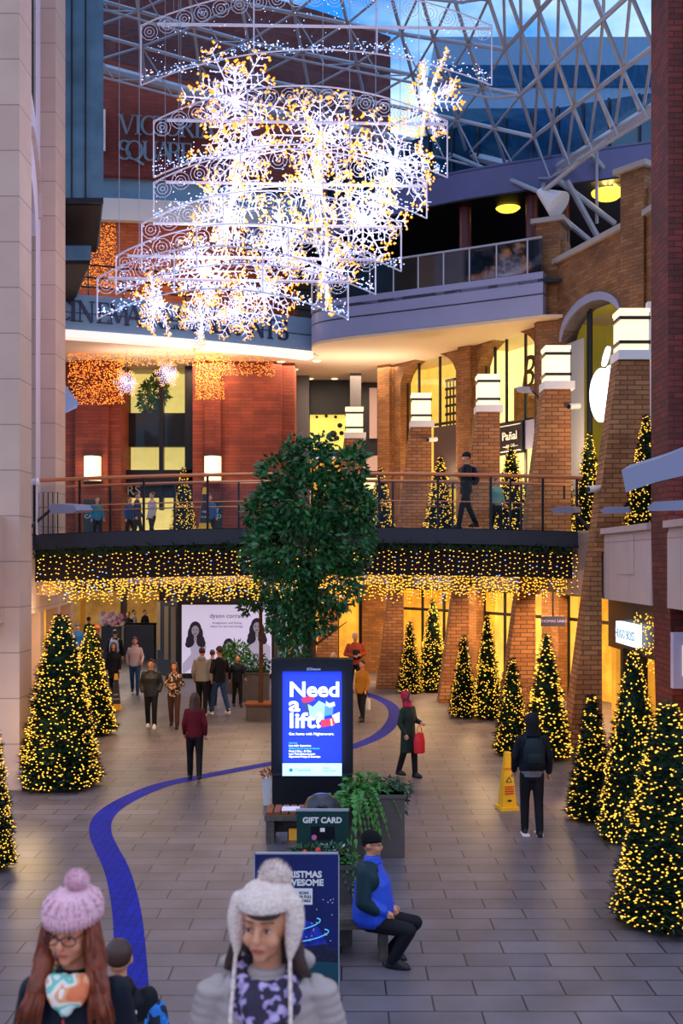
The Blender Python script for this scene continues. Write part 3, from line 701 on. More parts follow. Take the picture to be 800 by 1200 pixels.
# terrace railing on the cinema fascia
tr = thing('terrace_railing', 'dark metal railing on top of the cinema fascia', 'railing', (-7, 34, 12.5), world=True)
a = MB(); b = MB()
cc = [(x, y+.15) for x, y in cin]
for i, (x, y) in enumerate(cc):
    if i % 2 == 0: a = MB(); a.tube((x, y, 12.4), (x, y, 13.5), .03, n=5); a.build('post', dark, tr)
for z in (12.8, 13.1, 13.5): b = MB(); b.path([(x, y, z) for x, y in cc], .03, n=5); b.build('rail', dark, tr)
# glass balustrade of the drum balcony
br = thing('balcony_balustrade', 'glass balustrade with steel posts along the curved balcony edge', 'balustrade', (3, 33, 12.6), world=True)
cb = [(x, y+.15) for x, y in bal[4:]]
b = MB(); b.path([(x, y, 13.65) for x, y in cb], .035, n=6); b.build('handrail', steel, br)
for i, (x, y) in enumerate(cb):
    if i % 3 == 0: b = MB(); b.tube((x, y, 12.5), (x, y, 13.62), .025, n=6); b.build('post', steel, br)
g = MB()
for a_, b_ in zip(cb, cb[1:]): g.quad((*a_, 12.65), (*b_, 12.65), (*b_, 13.6), (*a_, 13.6))
g.build('glass_panel', gl_dark, br)
# restaurant behind the balcony: roof ring, dark back, columns, bowl lamps
top = curve2([(11.0, 31.0), (8.6, 31.9), (6.3, 32.9), (3.6, 34.2), (1.2, 36.0), (-1.0, 38.5), (-3.5, 39.5)])[::-1]
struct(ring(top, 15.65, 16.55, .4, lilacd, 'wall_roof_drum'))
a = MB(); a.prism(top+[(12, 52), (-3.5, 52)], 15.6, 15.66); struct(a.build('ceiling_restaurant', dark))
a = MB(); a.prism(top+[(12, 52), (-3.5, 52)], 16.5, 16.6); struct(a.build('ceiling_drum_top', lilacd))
a = MB(); a.box(-4, 13, 41.5, 41.8, 12.3, 15.7); struct(a.build('wall_restaurant', mat('dark_interior', '#14131a', .5)))
gw = curve2([(11.0, 33.5), (8.6, 34.4), (6.3, 35.4), (3.8, 36.7), (1.6, 38.6), (-.5, 41)])[::-1]
wu = struct(ring(gw, 16.6, 19.0, .15, gl_blue, 'window_13'))
a = MB()
for i, (x, y) in enumerate(gw):
    if i % 2 == 0: a.tube((x, y-.1, 16.6), (x, y-.1, 19), .05, n=4)
a.build('mullion', dark2, wu)
for px, yo in ((545, 50), (623, 48.5), (660, 48.5)):
    c = P(px, 0, yo); a = MB(); a.tube((c.x, c.y, 12.4), (c.x, c.y, 15.62), .2, n=14); struct(a.build('wall_round_column', mat('oxblood_column', '#5c1c22', .4)))
bowl = mat('bowl_lamp_glow', '#ffe070', .5, emit='#ffd23c', es=1.5)
for (px, py, yo, lab) in ((595, 241, 50, 'large yellow bowl uplighter hanging left of the white cone'), (541, 270, 55, 'yellow bowl uplighter half hidden behind the snowflakes'), (602, 286, 57, 'small yellow bowl uplighter low behind the balustrade'), (712, 227, 47, 'yellow bowl uplighter behind the roof struts')):
    c = P(px, py, yo); t = thing('bowl_lamp', lab, 'lamp', c, group='yellow bowl lamps in the restaurant')
    a = MB(); a.lathe([(.08, -.2), (.3, -.16), (.48, -.02), (.5, .06), (.44, .06), (.3, -.05)], n=20); a.build('bowl', bowl, t, smooth=True)
    a = MB(); a.tube((0, 0, -.1), (0, 0, 15.6-c.z), .02, n=5); a.build('stem', dark, t)
    light('POINT', (c.x, c.y, c.z+.12), 12, (1, .75, .3), .2)

# ---- back wall of the upper storey under the cinema
Yb = 38.9
rd = MB(); x = lambda px: (px-400)*Yb/F
for a0, a1, dy in ((81, 96, .35), (96, 133, 0), (133, 147, .2), (229, 244, .25), (244, 262, 0), (262, 331, .2), (331, 346, .5)):
    rd.box(x(a0), x(a1), Yb-1+dy, Yb+1, ZU, 11.3)
struct(rd.build('wall_back_upper', reds, uv=True))
bw = MB(); bw.box(x(60), x(81), Yb+.4, Yb+1, ZU, 11.3); bw.box(x(147), x(229), Yb+.6, Yb+.9, 8.35, 9.6); bw.box(x(147), x(229), Yb+.6, Yb+.9, 6.5, 7.05); bw.box(x(216), x(229), Yb+.1, Yb+.9, ZU, 11.3)
bw.box(x(184), x(189), Yb+.4, Yb+.7, 6, 11.3); bw.box(x(147), x(229), Yb+.1, Yb+.5, 5.95+.95, 7.05+.4)
wb = struct(bw.build('window_14', dark))
bi = MB(); bi.box(x(140), x(232), Yb+1.8, Yb+1.9, 9.3, 11.3); bi.box(x(140), x(232), Yb+1.2, Yb+1.3, 7.0, 8.7); bi.box(x(140), x(232), Yb+2.2, Yb+2.3, ZU, 6.8); bi.build('shop_room', mat('cream_shop', '#d8c890', .8, emit='#e8c870', es=.8, var=.4, vs=1, nosample=True), wb)
bi = MB(); bi.box(x(147), x(216), Yb+.5, Yb+.6, 6.45, 7.0); sg2 = bi.build('fascia', dark, wb)
text('ERS', .5, white, sg2, (x(150), Yb+.38, 6.55), 0, .01)
bg_ = MB(); bg_.box(x(147), x(216), Yb+.55, Yb+.57, 7.0, 11.3); bg_.build('glass', gl_clear, wb)
# brass-framed wall lanterns
for px, lab in ((106, 'tall glowing wall lantern on the left red pillar'), (248, 'tall glowing wall lantern on the right red pillar')):
    c = P(px, 548, 54); t = thing('wall_lantern', lab, 'wall lantern', (c.x, Yb-1.08, c.z), group='wall lanterns')
    a = MB(); a.tube((0, 0, -.45), (0, 0, .42), .3, n=16); a.build('glass_shade', lampw, t, smooth=False)
    a = MB(); a.tube((0, 0, -.5), (0, 0, -.45), .33, n=16); a.tube((0, 0, .42), (0, 0, .47), .33, n=16); a.box(-.1, .1, .1, .4, -.3, .3); a.build('bracket', dark2, t)
    light('POINT', (c.x, Yb-1.6, c.z), 45, WARM, .3)
# grey columns, yellow shop window, slot with greenery
gc = MB(); gc.box((346-400)*41/F, (362-400)*41/F, 41, 41.6, ZU, 11.3); gc.box((410-400)*40.5/F, (423-400)*40.5/F, 40.5, 41.1, ZU, 11.3)
struct(gc.build('wall_grey_column', greym))
yw = MB(); xx = lambda px, Y: (px-400)*Y/F
yw.box(xx(361, 42), xx(411, 42), 42, 42.2, 9.9, 11.3); yw.box(xx(361, 42), xx(411, 42), 42, 42.2, 8.35-.1, 8.5); yw.box(xx(361, 42), xx(363, 42), 42, 42.2, ZU, 11.3)
ww = struct(yw.build('window_15', dark))
yw = MB(); yw.quad((xx(361, 42.3), 42.3, 8.4), (xx(411, 42.3), 42.3, 8.4), (xx(411, 42.3), 42.3, 10.75), (xx(361, 42.3), 42.3, 10.4)); yw.build('lit_display', mat('yellow_display', '#e8d070', .7, emit='#e6cc5c', es=.8, var=.12, vs=.5), ww)
yw = MB(); random.seed(5)
for (px, py, rr) in ((371, 488, .06), (382, 487, .07), (393, 488, .07), (390, 508, .16), (385, 512, .12), (398, 498, .11), (400, 507, .1), (379, 505, .06), (394, 513, .12)):
    c = P(px, py, 42.0/K); yw.ell((c.x, 42.15, c.z), (rr, .06, rr*.9), seg=7, rings=5)
yw.build('display_item', dark, ww)
yw = MB(); yw.box(xx(363, 42), xx(411, 42), 42.5, 42.6, ZU, 8.2); yw.build('lit_lower_display', warmB, ww)
text('sale', .5, white, ww, (xx(397, 41.9), 41.9, 6.9), 0, .01)
gs = MB(); gs.box(xx(422, 42), xx(445, 42), 42.6, 42.8, ZU, 11.3); wg = struct(gs.build('window_16', dark2))
gs = MB(); gs.box(xx(433, 42), xx(442, 42), 42.4, 42.5, 9.0, 11.0); gs.box(xx(424, 42), xx(444, 42), 42.3, 42.4, 7.7, 8.3); gs.build('pale_panel', mat('pinkish_panel', '#c8a8a0', .6, emit='#b89890', es=.3), wg)
sg = MB(); sg.box(xx(427, 41.5), xx(445, 41.5), 41.5, 42.7, 6.95, 7.35); tag(sg.build('lit_shop_sign', lampw), 'small white glowing shop sign left of the brick pilaster above the bridge', 'sign')
# downlights in the cream soffit
for i, (px, py) in enumerate(((371, 422), (329, 423), (363, 443), (392, 443), (345, 432))):
    yo = 7.15*1800/(HZ-py); c = P(px, py, yo); a = MB(); a.tube((c.x, c.y, 11.2), (c.x, c.y, 11.26), .13, n=12)
    t = thing('downlight', ['round recessed downlight under the drum balcony, nearest its edge', 'round downlight near the end of the amber light net', 'round downlight above the left of the yellow shop window', 'round downlight above the right of the yellow shop window', 'round downlight between the red pillar and the grey column'][i], 'ceiling light', (c.x, c.y, 11.2), group='recessed downlights', world=True)
    a.build('lens', lampw, t); a = MB(); a.tube((c.x, c.y, 11.22), (c.x, c.y, 11.3), .17, n=12); a.build('bezel', white, t)
# deep back of the lower storey
db = MB(); db.box(-20, -3.2, 54, 54.4, 0, 3.9); db.box(-3.5, -3.2, 41, 54, 0, 3.9); struct(db.build('wall_back_deep', mat('dusky_shop_wall', '#5a4a48', .7, var=.3, vs=1)))
dimw = mat('dim_shop_glow', '#a07840', .8, emit='#a8742c', es=.3, var=.6, vs=1.5, nosample=True)
for i, (px, w, mm) in enumerate(((75, 2.2, dimw), (118, 2.0, dimw), (168, 1.6, dimw))):
    db = MB(); X = (px-400)*53.9/F; db.box(X-w/2, X+w/2, 53.8, 53.95, 0, 2.6); struct(db.build('window_%d' % (17+i), mm))
light('AREA', (-12, 48, 3.7), 150, (1, .8, .6), 5)
light('AREA', (-8.5, 38, 3.7), 200, (1, .78, .55), 3)

# ---- roof: two-layer steel lattice with blue glass
raw = [Vector((8.6, 18, 13.9)), Vector((7.8, 25, 15.0)), Vector((6.55, 34, 16.4)), Vector((3.2, 38, 18.9)), Vector((-3, 39, 20.6)), Vector((-9, 37.5, 21.6)), Vector((-14, 34, 21.6))]
bnd = []
for a_, b_ in zip(raw, raw[1:]):
    k_ = max(1, round((b_-a_).length/1.9)); bnd += [a_.lerp(b_, q/k_) for q in range(k_)]
bnd.append(raw[-1])
CC = Vector((-4, 12, 27.5)); NU = len(bnd); NV = 10
def rs(i, j):
    b = bnd[i]; t = j*.062; return b.lerp(CC, t)
roof = struct(MB().build('ceiling', None))
heavy = MB(); thin = MB(); deep = MB(); gq = MB()
dn = Vector((0, 0, -.85))
for i in range(NU):
    for j in range(NV):
        p = rs(i, j)
        if i+1 < NU: heavy.tube(p, rs(i+1, j), .17 if j == 0 else .065, n=7)
        if j+1 < NV: thin.tube(p, rs(i, j+1), .055, n=6)
        if i+1 < NU and j+1 < NV:
            thin.tube(rs(i+1, j), rs(i, j+1), .04, n=6)
            gq.quad(*[q+Vector((0, 0, .35)) for q in (p, rs(i+1, j), rs(i+1, j+1), rs(i, j+1))])
            c = (p+rs(i+1, j)+rs(i+1, j+1)+rs(i, j+1))/4+dn
            if j % 2 == 0:
                for q in (p, rs(i+1, j+1)): deep.tube(q, c, .026, n=5)
                if i+2 < NU: deep.tube(c, (rs(i+1, j)+rs(i+2, j)+rs(i+2, j+1)+rs(i+1, j+1))/4+dn, .04, n=6)
heavy.build('main_beam', steel, roof); thin.build('glazing_bar', steel, roof); deep.build('space_truss', steel, roof); gq.build('glass', gl_roof, roof)
# struts from the roof edge to the terrace with a white cone foot
t = thing('roof_strut', 'white steel roof struts meeting in a cone foot above the balcony', 'strut', P(640, 232, 48), world=True)
foot = P(634, 226, 46); a = MB()
for tg in (bnd[6], bnd[9], bnd[12]): a.tube(foot, tg, .07, n=8)
a.build('strut', steel, t)
a = MB(); d = (P(655, 240, 45.5)-foot).normalized(); a.tube(foot-d*.1, foot+d*.75, .1, .42, n=18); a.build('cone', white, t, smooth=False)
t = thing('roof_strut', 'fan of white struts rising behind the arcade coping to the roof edge', 'strut', P(690, 280, 46), world=True)
a = MB()
for p0, p1 in (((652, 210), (720, 262)), ((664, 212), (700, 278)), ((688, 176), (730, 224)), ((640, 240), (700, 290)), ((699, 176), (699, 262))):
    a.tube(P(*p0, 46), P(*p1, 47), .09 if p0[0] != 699 else .05, n=8)
a.build('strut', steel, t)
# building seen through the glass
ob = MB(); ob.box(6.5, 40, 74, 90, 0, 40.5); b1 = struct(ob.build('wall_outside_building', mat('pale_office', '#8fa8c4', .6)))
ob = MB()
for z in (28, 31, 34, 37): ob.box(6.6, 40, 73.9, 74.1, z, z+1.5)
ob.build('window_band', gl_blue, b1)
# ================================================================ BRIDGE
def zb(x): return ZU-.02+.16*(1-(x/7.0)**2)       # gentle camber
XL, XR = -7.15, 5.55; YF, YR = 24.6, 26.9
def yb_(x, y): return y
br = thing('footbridge', 'dark steel footbridge with copper handrails and glass sides crossing the mall', 'bridge', (0, 25, ZU), world=True)
xs = [XL+(XR-XL)*i/24 for i in range(25)]
def strip(y0, y1, za, zbm, name, m_):
    a = MB()
    for p, q in zip(xs, xs[1:]):
        v = []
        for x_ in (p, q): v += [(x_, y0, zb(x_)+za), (x_, y1, zb(x_)+za), (x_, y1, zb(x_)+zbm), (x_, y0, zb(x_)+zbm)]
        a.add(v, [(0, 4, 5, 1), (3, 2, 6, 7), (0, 3, 7, 4), (1, 5, 6, 2)])
    return a.build(name, m_, br)
strip(YF, YR, -.30, 0, 'deck', mat('slate_deck_steel', '#1c1f2c', .6, .0)); strip(YF-.06, YF, -.36, -.02, 'edge_beam', mat('slate_edge', '#202432', .55, .0))
strip(YF+.25, YF+.45, -1.1, -.3, 'girder', mat('under_girder', '#191420', .6)); strip(YR-.3, YR-.1, -1.0, -.3, 'girder', dark)
for y, zz, rr, m_ in ((YF+.02, 1.24, .045, copper), (YF+.05, .62, .015, copper), (YR-.05, 1.24, .04, copper), (YR-.05, .62, .015, copper)):
    a = MB(); a.path([(x_, y, zb(x_)+zz) for x_ in xs], rr, n=8); a.build('handrail', m_, br)
for px in (40, 93, 168, 243, 318, 444, 513, 575, 598, 636, 676):
    X = (px-400)*YF/F; a = MB(); a.box(X-.025, X+.025, YF, YF+.07, zb(X)-.02, zb(X)+1.22); a.build('post', (brown if px < 300 else dark), br)
for px in (60, 130, 205, 280, 460, 530, 610, 660):
    X = (px-400)*YR/F; a = MB(); a.box(X-.025, X+.025, YR-.08, YR-.02, zb(X)-.02, zb(X)+1.22); a.build('post', dark, br)
for y in (YF+.04, YR-.04):
    g = MB()
    for p, q in zip(xs, xs[1:]): g.quad((p, y, zb(p)+.03), (q, y, zb(q)+.03), (q, y, zb(q)+1.12), (p, y, zb(p)+1.12))
    g.build('glass_panel', gl_clear, br)
for i in range(6):
    a = MB(); X = XL+.05+i*.11; a.box(X, X+.02, YF-.02, YF, zb(X), zb(X)+.95); a.build('end_baluster', dark, br)
# fir garland along the edge, light curtains under it
random.seed(11)
ga = MB()
for i in range(1500):
    x_ = random.uniform(XL, XR); c = Vector((x_, YF-.02+random.uniform(-.09, .09), zb(x_)-.42+random.uniform(-.11, .09)))
    d = Vector((random.gauss(0, 1), random.gauss(0, .8), random.gauss(0, 1))).normalized()*.13; s_ = d.cross(Vector((.3, 1, .2))).normalized()*.02
    ga.add([c-s_, c+s_, c+d], [(0, 1, 2)])
tag(ga.build('fir_garland', green), 'dark green fir garland along the lower edge of the footbridge', 'garland', kind='stuff')
def curtain(name, lab, y, x0, x1, ztopf, zl0, zl1, n_str, gap, m_, r, jit):
    t = thing(name, lab, 'fairy lights', ((x0+x1)/2, y, 4.2), world=True)
    w = MB(); b = MB(); b2 = MB()
    for i in range(n_str):
        x_ = x0+(x1-x0)*(i+.5)/n_str+random.uniform(-.03, .03); zt = ztopf(x_); ze = random.uniform(zl0, zl1)
        w.tube((x_, y, zt), (x_, y, ze), .004, n=3, cap=False)
        z = zt-random.uniform(0, gap)
        while z > ze:
            (b2 if random.random() < .05 else b).bulb((x_+random.uniform(-jit, jit), y+random.uniform(-.04, .04), z), r*1.35, r*.8); z -= gap*random.uniform(.7, 1.35)
    w.build('wire', dark, t); o = b.build('bulb_string', m_, t); o['kind'] = 'stuff'; o = b2.build('bulb_string', bulbb, t); o['kind'] = 'stuff'
curtain('icicle_light_curtain', 'front curtain of amber icicle lights hanging from the bridge edge', YF-.12, XL+.1, XR-.1, lambda x: zb(x)-.5, 3.25, 3.7, 115, .115, bulby, .017, .03)
curtain('icicle_light_curtain', 'lower dense row of golden icicle lights behind the bridge front curtain', YF+.6, XL+.1, XR-.2, lambda x: zb(x)-1.1, 3.12, 3.5, 200, .075, bulby, .021, .03)
curtain('icicle_light_curtain', 'rear row of golden icicle lights hanging below the far edge of the footbridge', YR+.05, XL+.1, XR-.3, lambda x: zb(x)-1.0, 3.0, 3.3, 130, .09, bulby, .019, .03)

# wing blades on brackets
def blade(name, lab, quadpx, yo, arm, thick=.1, group=None):
    t = thing(name, lab, 'wing light', P(*quadpx[0], yo), world=True)
    v = [P(x, y, yo) for x, y in quadpx]; n = len(v)
    back = [p+Vector((.25, .5, thick*.3)) for p in v]
    a = MB(); a.add(v+back, [tuple(range(n)), tuple(range(n, 2*n))[::-1]]+[((i+1) % n, i, n+i, n+(i+1) % n) for i in range(n)]); a.build('blade', mat('grey_blue_blade', '#8588a4', .4, .1), t)
    a = MB()
    for p0, p1 in arm: a.tube(P(*p0, yo+.3), P(*p1, yo+.3), .035, n=6)
    a.build('bracket', dark2, t); return t
blade('wing_light', 'grey wing shaped light on a diagonal bracket at the left end of the bridge', [(56, 594), (62, 590), (86, 592), (90, 598), (86, 601), (60, 602)], 34.5, [((60, 597), (33, 620)), ((33, 620), (33, 595))])
blade('wing_light', 'grey wing light in front of the glass at the right end of the bridge', [(645, 597), (652, 594), (672, 594), (674, 601), (648, 602)], 34.8, [((670, 598), (693, 621)), ((693, 621), (697, 596))])
blade('wing_light', 'flat grey wing light across the first brick pillar', [(703, 598), (708, 594), (736, 594), (738, 601), (706, 602)], 31.5, [((735, 596), (766, 624))])
blade('wing_light', 'grey wing light in front of the red brick column', [(758, 594), (766, 588), (802, 586), (802, 598), (760, 599)], 24, [((798, 592), (812, 592))])
blade('wing_canopy', 'large pale grey wing canopy reaching in at the right edge', [(728, 551), (770, 538), (806, 524), (806, 556), (768, 565), (733, 577)], 22, [((800, 545), (830, 540))], .4)
blade('wing_light', 'small grey wing light high on the wall pier beside the script window', [(604, 456), (608, 453), (620, 453), (622, 458), (606, 459)], 45.2, [((619, 454), (632, 467))])
def camera_box(lab, px, py, yo, sd=1):
    c = P(px, py, yo); t = thing('security_camera', lab, 'camera', c, world=True, group='security cameras')
    a = MB(); a.tube(c+Vector((-.13, -.1, 0)), c+Vector((.15, .05, .04)), .075, n=10); a.build('housing', white, t, smooth=False)
    a = MB(); a.tube(c+Vector((-.15, -.11, 0)), c+Vector((-.13, -.1, 0)), .06, n=10); a.build('lens', dark, t)
    a = MB(); a.tube(c, c+Vector((.2*sd, .35, .0)), .025, n=6); a.build('arm', dark2, t)
camera_box('white security camera on the left pier above the bridge rail', 37, 566, 34.5, -1); camera_box('white security camera at the right end of the bridge handrail', 695, 574, 33.0)
camera_box('white security camera on the fourth brick pillar', 506, 516, 49.4, -1); camera_box('white security camera on the second brick pillar beneath its capstone', 672, 477, 38.7, -1)

# ================================================================ CHRISTMAS TREES
def fir(name, lab, h, r, nt_, nb, br_, seed, group):
    random.seed(seed)
    t = thing(name, lab, 'christmas tree', group=group)
    ex_ = .62 if seed == 1 else .8
    rad = lambda k: r*(.05+.95*(1-k)**ex_)*(1 if k > .04 else .9)*(1+.05*math.sin(k*40))
    f = MB(); f.loft([(0, 0, z*h, max(.02, rad(z)*.8), max(.02, rad(z)*.8)) for z in (.03, .1, .3, .5, .7, .85, .97)], n=14)
    for i in range(nt_):
        k = 1-math.sqrt(random.random()) if random.random() < .85 else random.random(); k = min(k, .99)
        a = random.uniform(0, 6.283); rr = rad(k)*random.uniform(.72, 1.0)*(1+.07*math.sin(a*5+k*17)); z = h*(.02+.98*k)
        c = Vector((rr*math.cos(a), rr*math.sin(a), z)); o_ = Vector((math.cos(a), math.sin(a), 0)); tg = Vector((-math.sin(a), math.cos(a), 0))
        for s_ in (-1, 0, 1):
            d = (o_*random.uniform(.6, 1)+tg*s_*.7+Vector((0, 0, random.uniform(-.25, .35)))).normalized()*random.uniform(.08, .19)*(1-.4*k)
            w = d.cross(Vector((random.uniform(-.4, .4), random.uniform(-.4, .4), 1))).normalized()*.02
            f.add([c-w, c+d*.5-w*.8, c+d, c+d*.5+w*.8, c+w], [(0, 1, 2, 3, 4)])
    f.add(*spike(h)); f.build('foliage', green, t)
    b = MB()
    for i in range(nb):
        k = min(.985, 1-math.sqrt(random.random()) if random.random() < .8 else random.random()); a = random.uniform(0, 6.283); rr = rad(k)*random.uniform(.93, 1.08)+.02
        b.bulb((rr*math.cos(a), rr*math.sin(a), h*(.02+.98*k)), br_*1.25, br_*.8)
    o = b.build('fairy_lights', bulby, t); o['kind'] = 'stuff'
    a = MB(); a.tube((0, 0, 0), (0, 0, .12), r*.55, r*.5, n=14); a.build('stand', dark, t)
    return t
def spike(h): return ([(-.02, 0, h*.95), (.02, 0, h*.95), (0, .02, h*.95), (0, 0, h*1.02)], [(0, 1, 3), (1, 2, 3), (2, 0, 3)])
GL, GU = 'lit christmas trees on the ground floor', 'lit christmas trees on the upper floor'
big = fir('christmas_tree', 'large lit christmas tree against the left stone pier', 3.15, .70, 4200, 1500, .0150, 1, GL)
big.location = FL(71, 922)
mid = fir('christmas_tree', 'lit christmas tree behind the large left tree, beside the dark caution cone', 2.6, .60, 2600, 900, .0170, 2, GL)
c = FL(106, 860); mid.location = c
small = fir('christmas_tree', 'small slim lit christmas tree in front of the first brick pillar', 2.0, .36, 1600, 480, .0150, 3, GL)
small.location = FL(693, 960)
far = fir('christmas_tree', 'lit christmas tree left of the first pillar, behind the hooded walker', 2.6, .50, 1800, 640, .0200, 4, GL)
far.location = FL(640, 888)
def put(src, lab, px, py, hs, ws=None, rz=0, z=0, yo=None, group=GL):
    l = FL(px, py) if yo is None else Vector(((px-400)*yo/1800, yo*K, z))
    return dup(src, lab, l, rz, group, (ws or hs, ws or hs, hs))
put(big, 'lit christmas tree cut by the left edge of the picture', -22, 1018, .78, .62, 1)
put(mid, 'tall lit christmas tree in front of the red brick column base', 742, 985, 1.08, .85, 2)
put(big, 'nearest lit christmas tree filling the lower right corner', 783, 1082, .80, .84, 3)
put(small, 'short lit christmas tree directly behind the yellow caution cone', 600, 884, 1.03, 1.0, 1)
put(far, 'lit christmas tree with the widest base in the middle of the right-hand row', 571, 842, 1.05, .8, 1)
put(small, 'slim lit christmas tree at the left of the middle group of the right-hand row', 543, 840, 1.08, .98, 2)
put(far, 'tall lit christmas tree in front of the third pillar base', 507, 810, 1.12, .98, 2)
put(small, 'slim lit christmas tree left of the third pillar base', 480, 812, 1.12, 1.0, 3)
put(far, 'lit christmas tree beside the man in the red jacket', 437, 784, 1.05, .92, 3)
put(far, 'lit christmas tree behind the leafy tree trunk', 377, 772, .95, 1.25, 4)
put(far, 'lit christmas tree on the upper floor between the two red pillars', 215, 0, .98, .9, 1, ZU, 52, GU)
put(far, 'lit christmas tree behind the balustrade, right of the leafy tree', 446, 0, .98, 1.0, 2, ZU, 52, GU)
put(far, 'lit christmas tree behind the balustrade left of the man on the bridge', 516, 0, .98, 1.05, 3, ZU, 46.5, GU)
put(far, 'lit christmas tree behind the balustrade right of the man on the bridge', 599, 0, 1.0, 1.05, 4, ZU, 42.5, GU)
put(small, 'slim lit christmas tree behind the right end of the bridge', 661, 0, 1.1, 1.0, 5, ZU, 41.5, GU)
put(far, 'tall lit christmas tree in front of the third arch', 690, 0, 1.0, .88, 5, ZU, 38.9, GU)
put(far, 'lit christmas tree on the upper floor right of the first brick pillar', 757, 0, .92, .85, 2, ZU+.02, 32.0, GU)
light('POINT', (2.9, 21.5, 1.0), 20, (1, .6, .25), .3)

# ================================================================ LEAFY TREES AND PLANTERS
def leaves(mb, c, r, n, ls, droop=.2, seed=None, shell=.45):
    for i in range(n):
        d = Vector((random.gauss(0, 1), random.gauss(0, 1), random.gauss(0, 1))).normalized(); k = random.uniform(shell, 1)**.6
        p = Vector(c)+Vector((d.x*r[0], d.y*r[1], d.z*r[2]))*k
        a = (d+Vector((random.gauss(0, .5), random.gauss(0, .5), random.gauss(0, .5)-droop))).normalized()*ls*random.uniform(.7, 1.3)
        w = a.cross(Vector((random.gauss(0, 1), random.gauss(0, 1), random.gauss(0, 1)))).normalized()*ls*.26
        mb.add([p, p+a*.45+w, p+a, p+a*.45-w], [(0, 1, 2, 3)])
random.seed(21)
ft = thing('leafy_tree', 'tall leafy green indoor tree rising in front of the footbridge', 'tree', (FL(366, 900).x, 21.2, 0))
f = MB(); s_ = 59
def cl_(px, py, dy, rx, ry, n):                   # crown lobes at their own depth round the trunk
    leaves(f, ((px-366)/s_, dy, CAMZ+(HZ-py)/s_), (rx/s_, .7*rx/s_+.15, ry/s_), n, .15)
for a in ((362, 540, 0, 26, 26, 420), (330, 555, .2, 30, 25, 420), (410, 550, .1, 18, 25, 300), (355, 590, -.1, 50, 45, 1300), (400, 590, .1, 32, 40, 800), (318, 600, .1, 28, 32, 500), (304, 632, .3, 18, 22, 220),
          (350, 640, -.3, 55, 45, 1400), (408, 635, .1, 32, 40, 700), (335, 680, -.2, 36, 38, 700), (385, 685, 0, 38, 36, 800), (340, 725, 0, 28, 32, 500), (365, 720, .1, 30, 30, 450), (345, 755, .1, 18, 25, 240), (300, 600, .2, 20, 16, 160), (425, 600, 0, 14, 30, 200),
          (298, 655, .1, 18, 14, 140), (377, 522, 0, 14, 14, 90), (345, 525, 0, 12, 16, 100), (420, 530, .1, 10, 10, 80)): cl_(*a)
f.build('crown', leaf, ft)
b = MB(); b.limb([(0, 0, 0), (.03, 0, 1.6), (-.03, 0, 3.2), (0, 0, 6.0)], [.085, .075, .06, .02], n=8)
for i in range(14):
    z = 2.4+i*.26; a = i*2.4; l_ = 1.0-abs(z-4)*.2; b.tube((0, 0, z), (math.cos(a)*l_, math.sin(a)*l_*.7, z+.5), .025, .008, n=5)
b.build('trunk', bark, ft)
b = MB(); b.box(-.55, .55, -.5, .5, .0, .6); b.build('planter_box', planterm, ft)
ft2 = thing('young_tree', 'thin trunked young tree in a wooden ringed planter in front of the hair poster', 'tree', FL(305, 842))
f = MB(); s2 = 45
for px, py, rx, ry, n in ((300, 700, 16, 16, 260), (318, 690, 22, 26, 380), (290, 712, 9, 8, 80), (335, 700, 22, 30, 300)): leaves(f, ((px-305)/s2, 0, CAMZ+(HZ-py)/s2), (rx/s2, .4, ry/s2), n, .14)
f.build('crown', leaf, ft2)
b = MB(); b.limb([(0, 0, 0), (.02, 0, 1.5), (0, 0, 3.3)], [.07, .055, .04], n=8); b.build('trunk', bark, ft2)
b = MB(); b.box(-.35, .45, -.3, .3, 0, .38); b.build('planter_box', planterm, ft2)
for i in range(6):
    b = MB(); b.box(-.38, .48, -.36+.12*i, -.28+.12*i, .38, .43); b.build('slat', wood, ft2)
def planter(name, lab, loc, w, d, h, plants, m_=planterm):
    t = thing(name, lab, 'planter', loc)
    b = MB(); b.prism([(-w/2, -d/2), (w/2, -d/2), (w/2, d/2), (-w/2, d/2)], 0, h); b.build('box', m_, t)
    b = MB(); b.box(-w/2-.02, w/2+.02, -d/2-.02, d/2+.02, h-.05, h); b.build('rim', m_, t)
    for (x_, y_, z_, rx, rz, n, ls, mm) in plants:
        f = MB(); leaves(f, (x_, y_, z_), (rx, rx*.8, rz), n, ls, .5, shell=.1); f.build('foliage', mm, t)
    return t
def fernf(t, c, n, L_, m_, droop=1.0, side=None):
    f = MB()
    for i in range(n):
        a = random.uniform(0, 6.283) if side is None else random.gauss(side, .8); up = random.uniform(.3, 1.0); d = Vector((math.cos(a), math.sin(a), 0)); p = Vector(c)+Vector((random.gauss(0, .06), random.gauss(0, .06), 0)); l_ = L_*random.uniform(.6, 1.15)
        prev = p; m = 12
        for k in range(1, m+1):
            u = k/m; q = p+d*l_*u*.75+Vector((0, 0, l_*(up*u*1.1-droop*1.3*u*u))); tg = (q-prev).normalized(); w = tg.cross(Vector((0, 0, 1))).normalized()*.075*(1-u*.8)*math.sin(min(1, u*3)*1.57)
            for sg_ in (-1, 1): f.add([prev, q, prev+w*sg_*1.0+tg*.035], [(0, 1, 2)])
            f.add([prev-tg.cross(w).normalized()*.004, prev+w*.1, q], [(0, 1, 2)])
            prev = q
    f.build('fern_fronds', m_, t)
random.seed(31)
pl = planter('fern_planter', 'tall grey square planter overflowing with ferns right of the advert totem', FL(441, 1005)+Vector((0, .3, 0)), .78, .6, .87, [(.22, 0, .9, .3, .16, 420, .06, fernd), (-.2, 0, .92, .3, .2, 260, .09, fern), (.36, -.1, .75, .1, .2, 120, .06, fernd)])
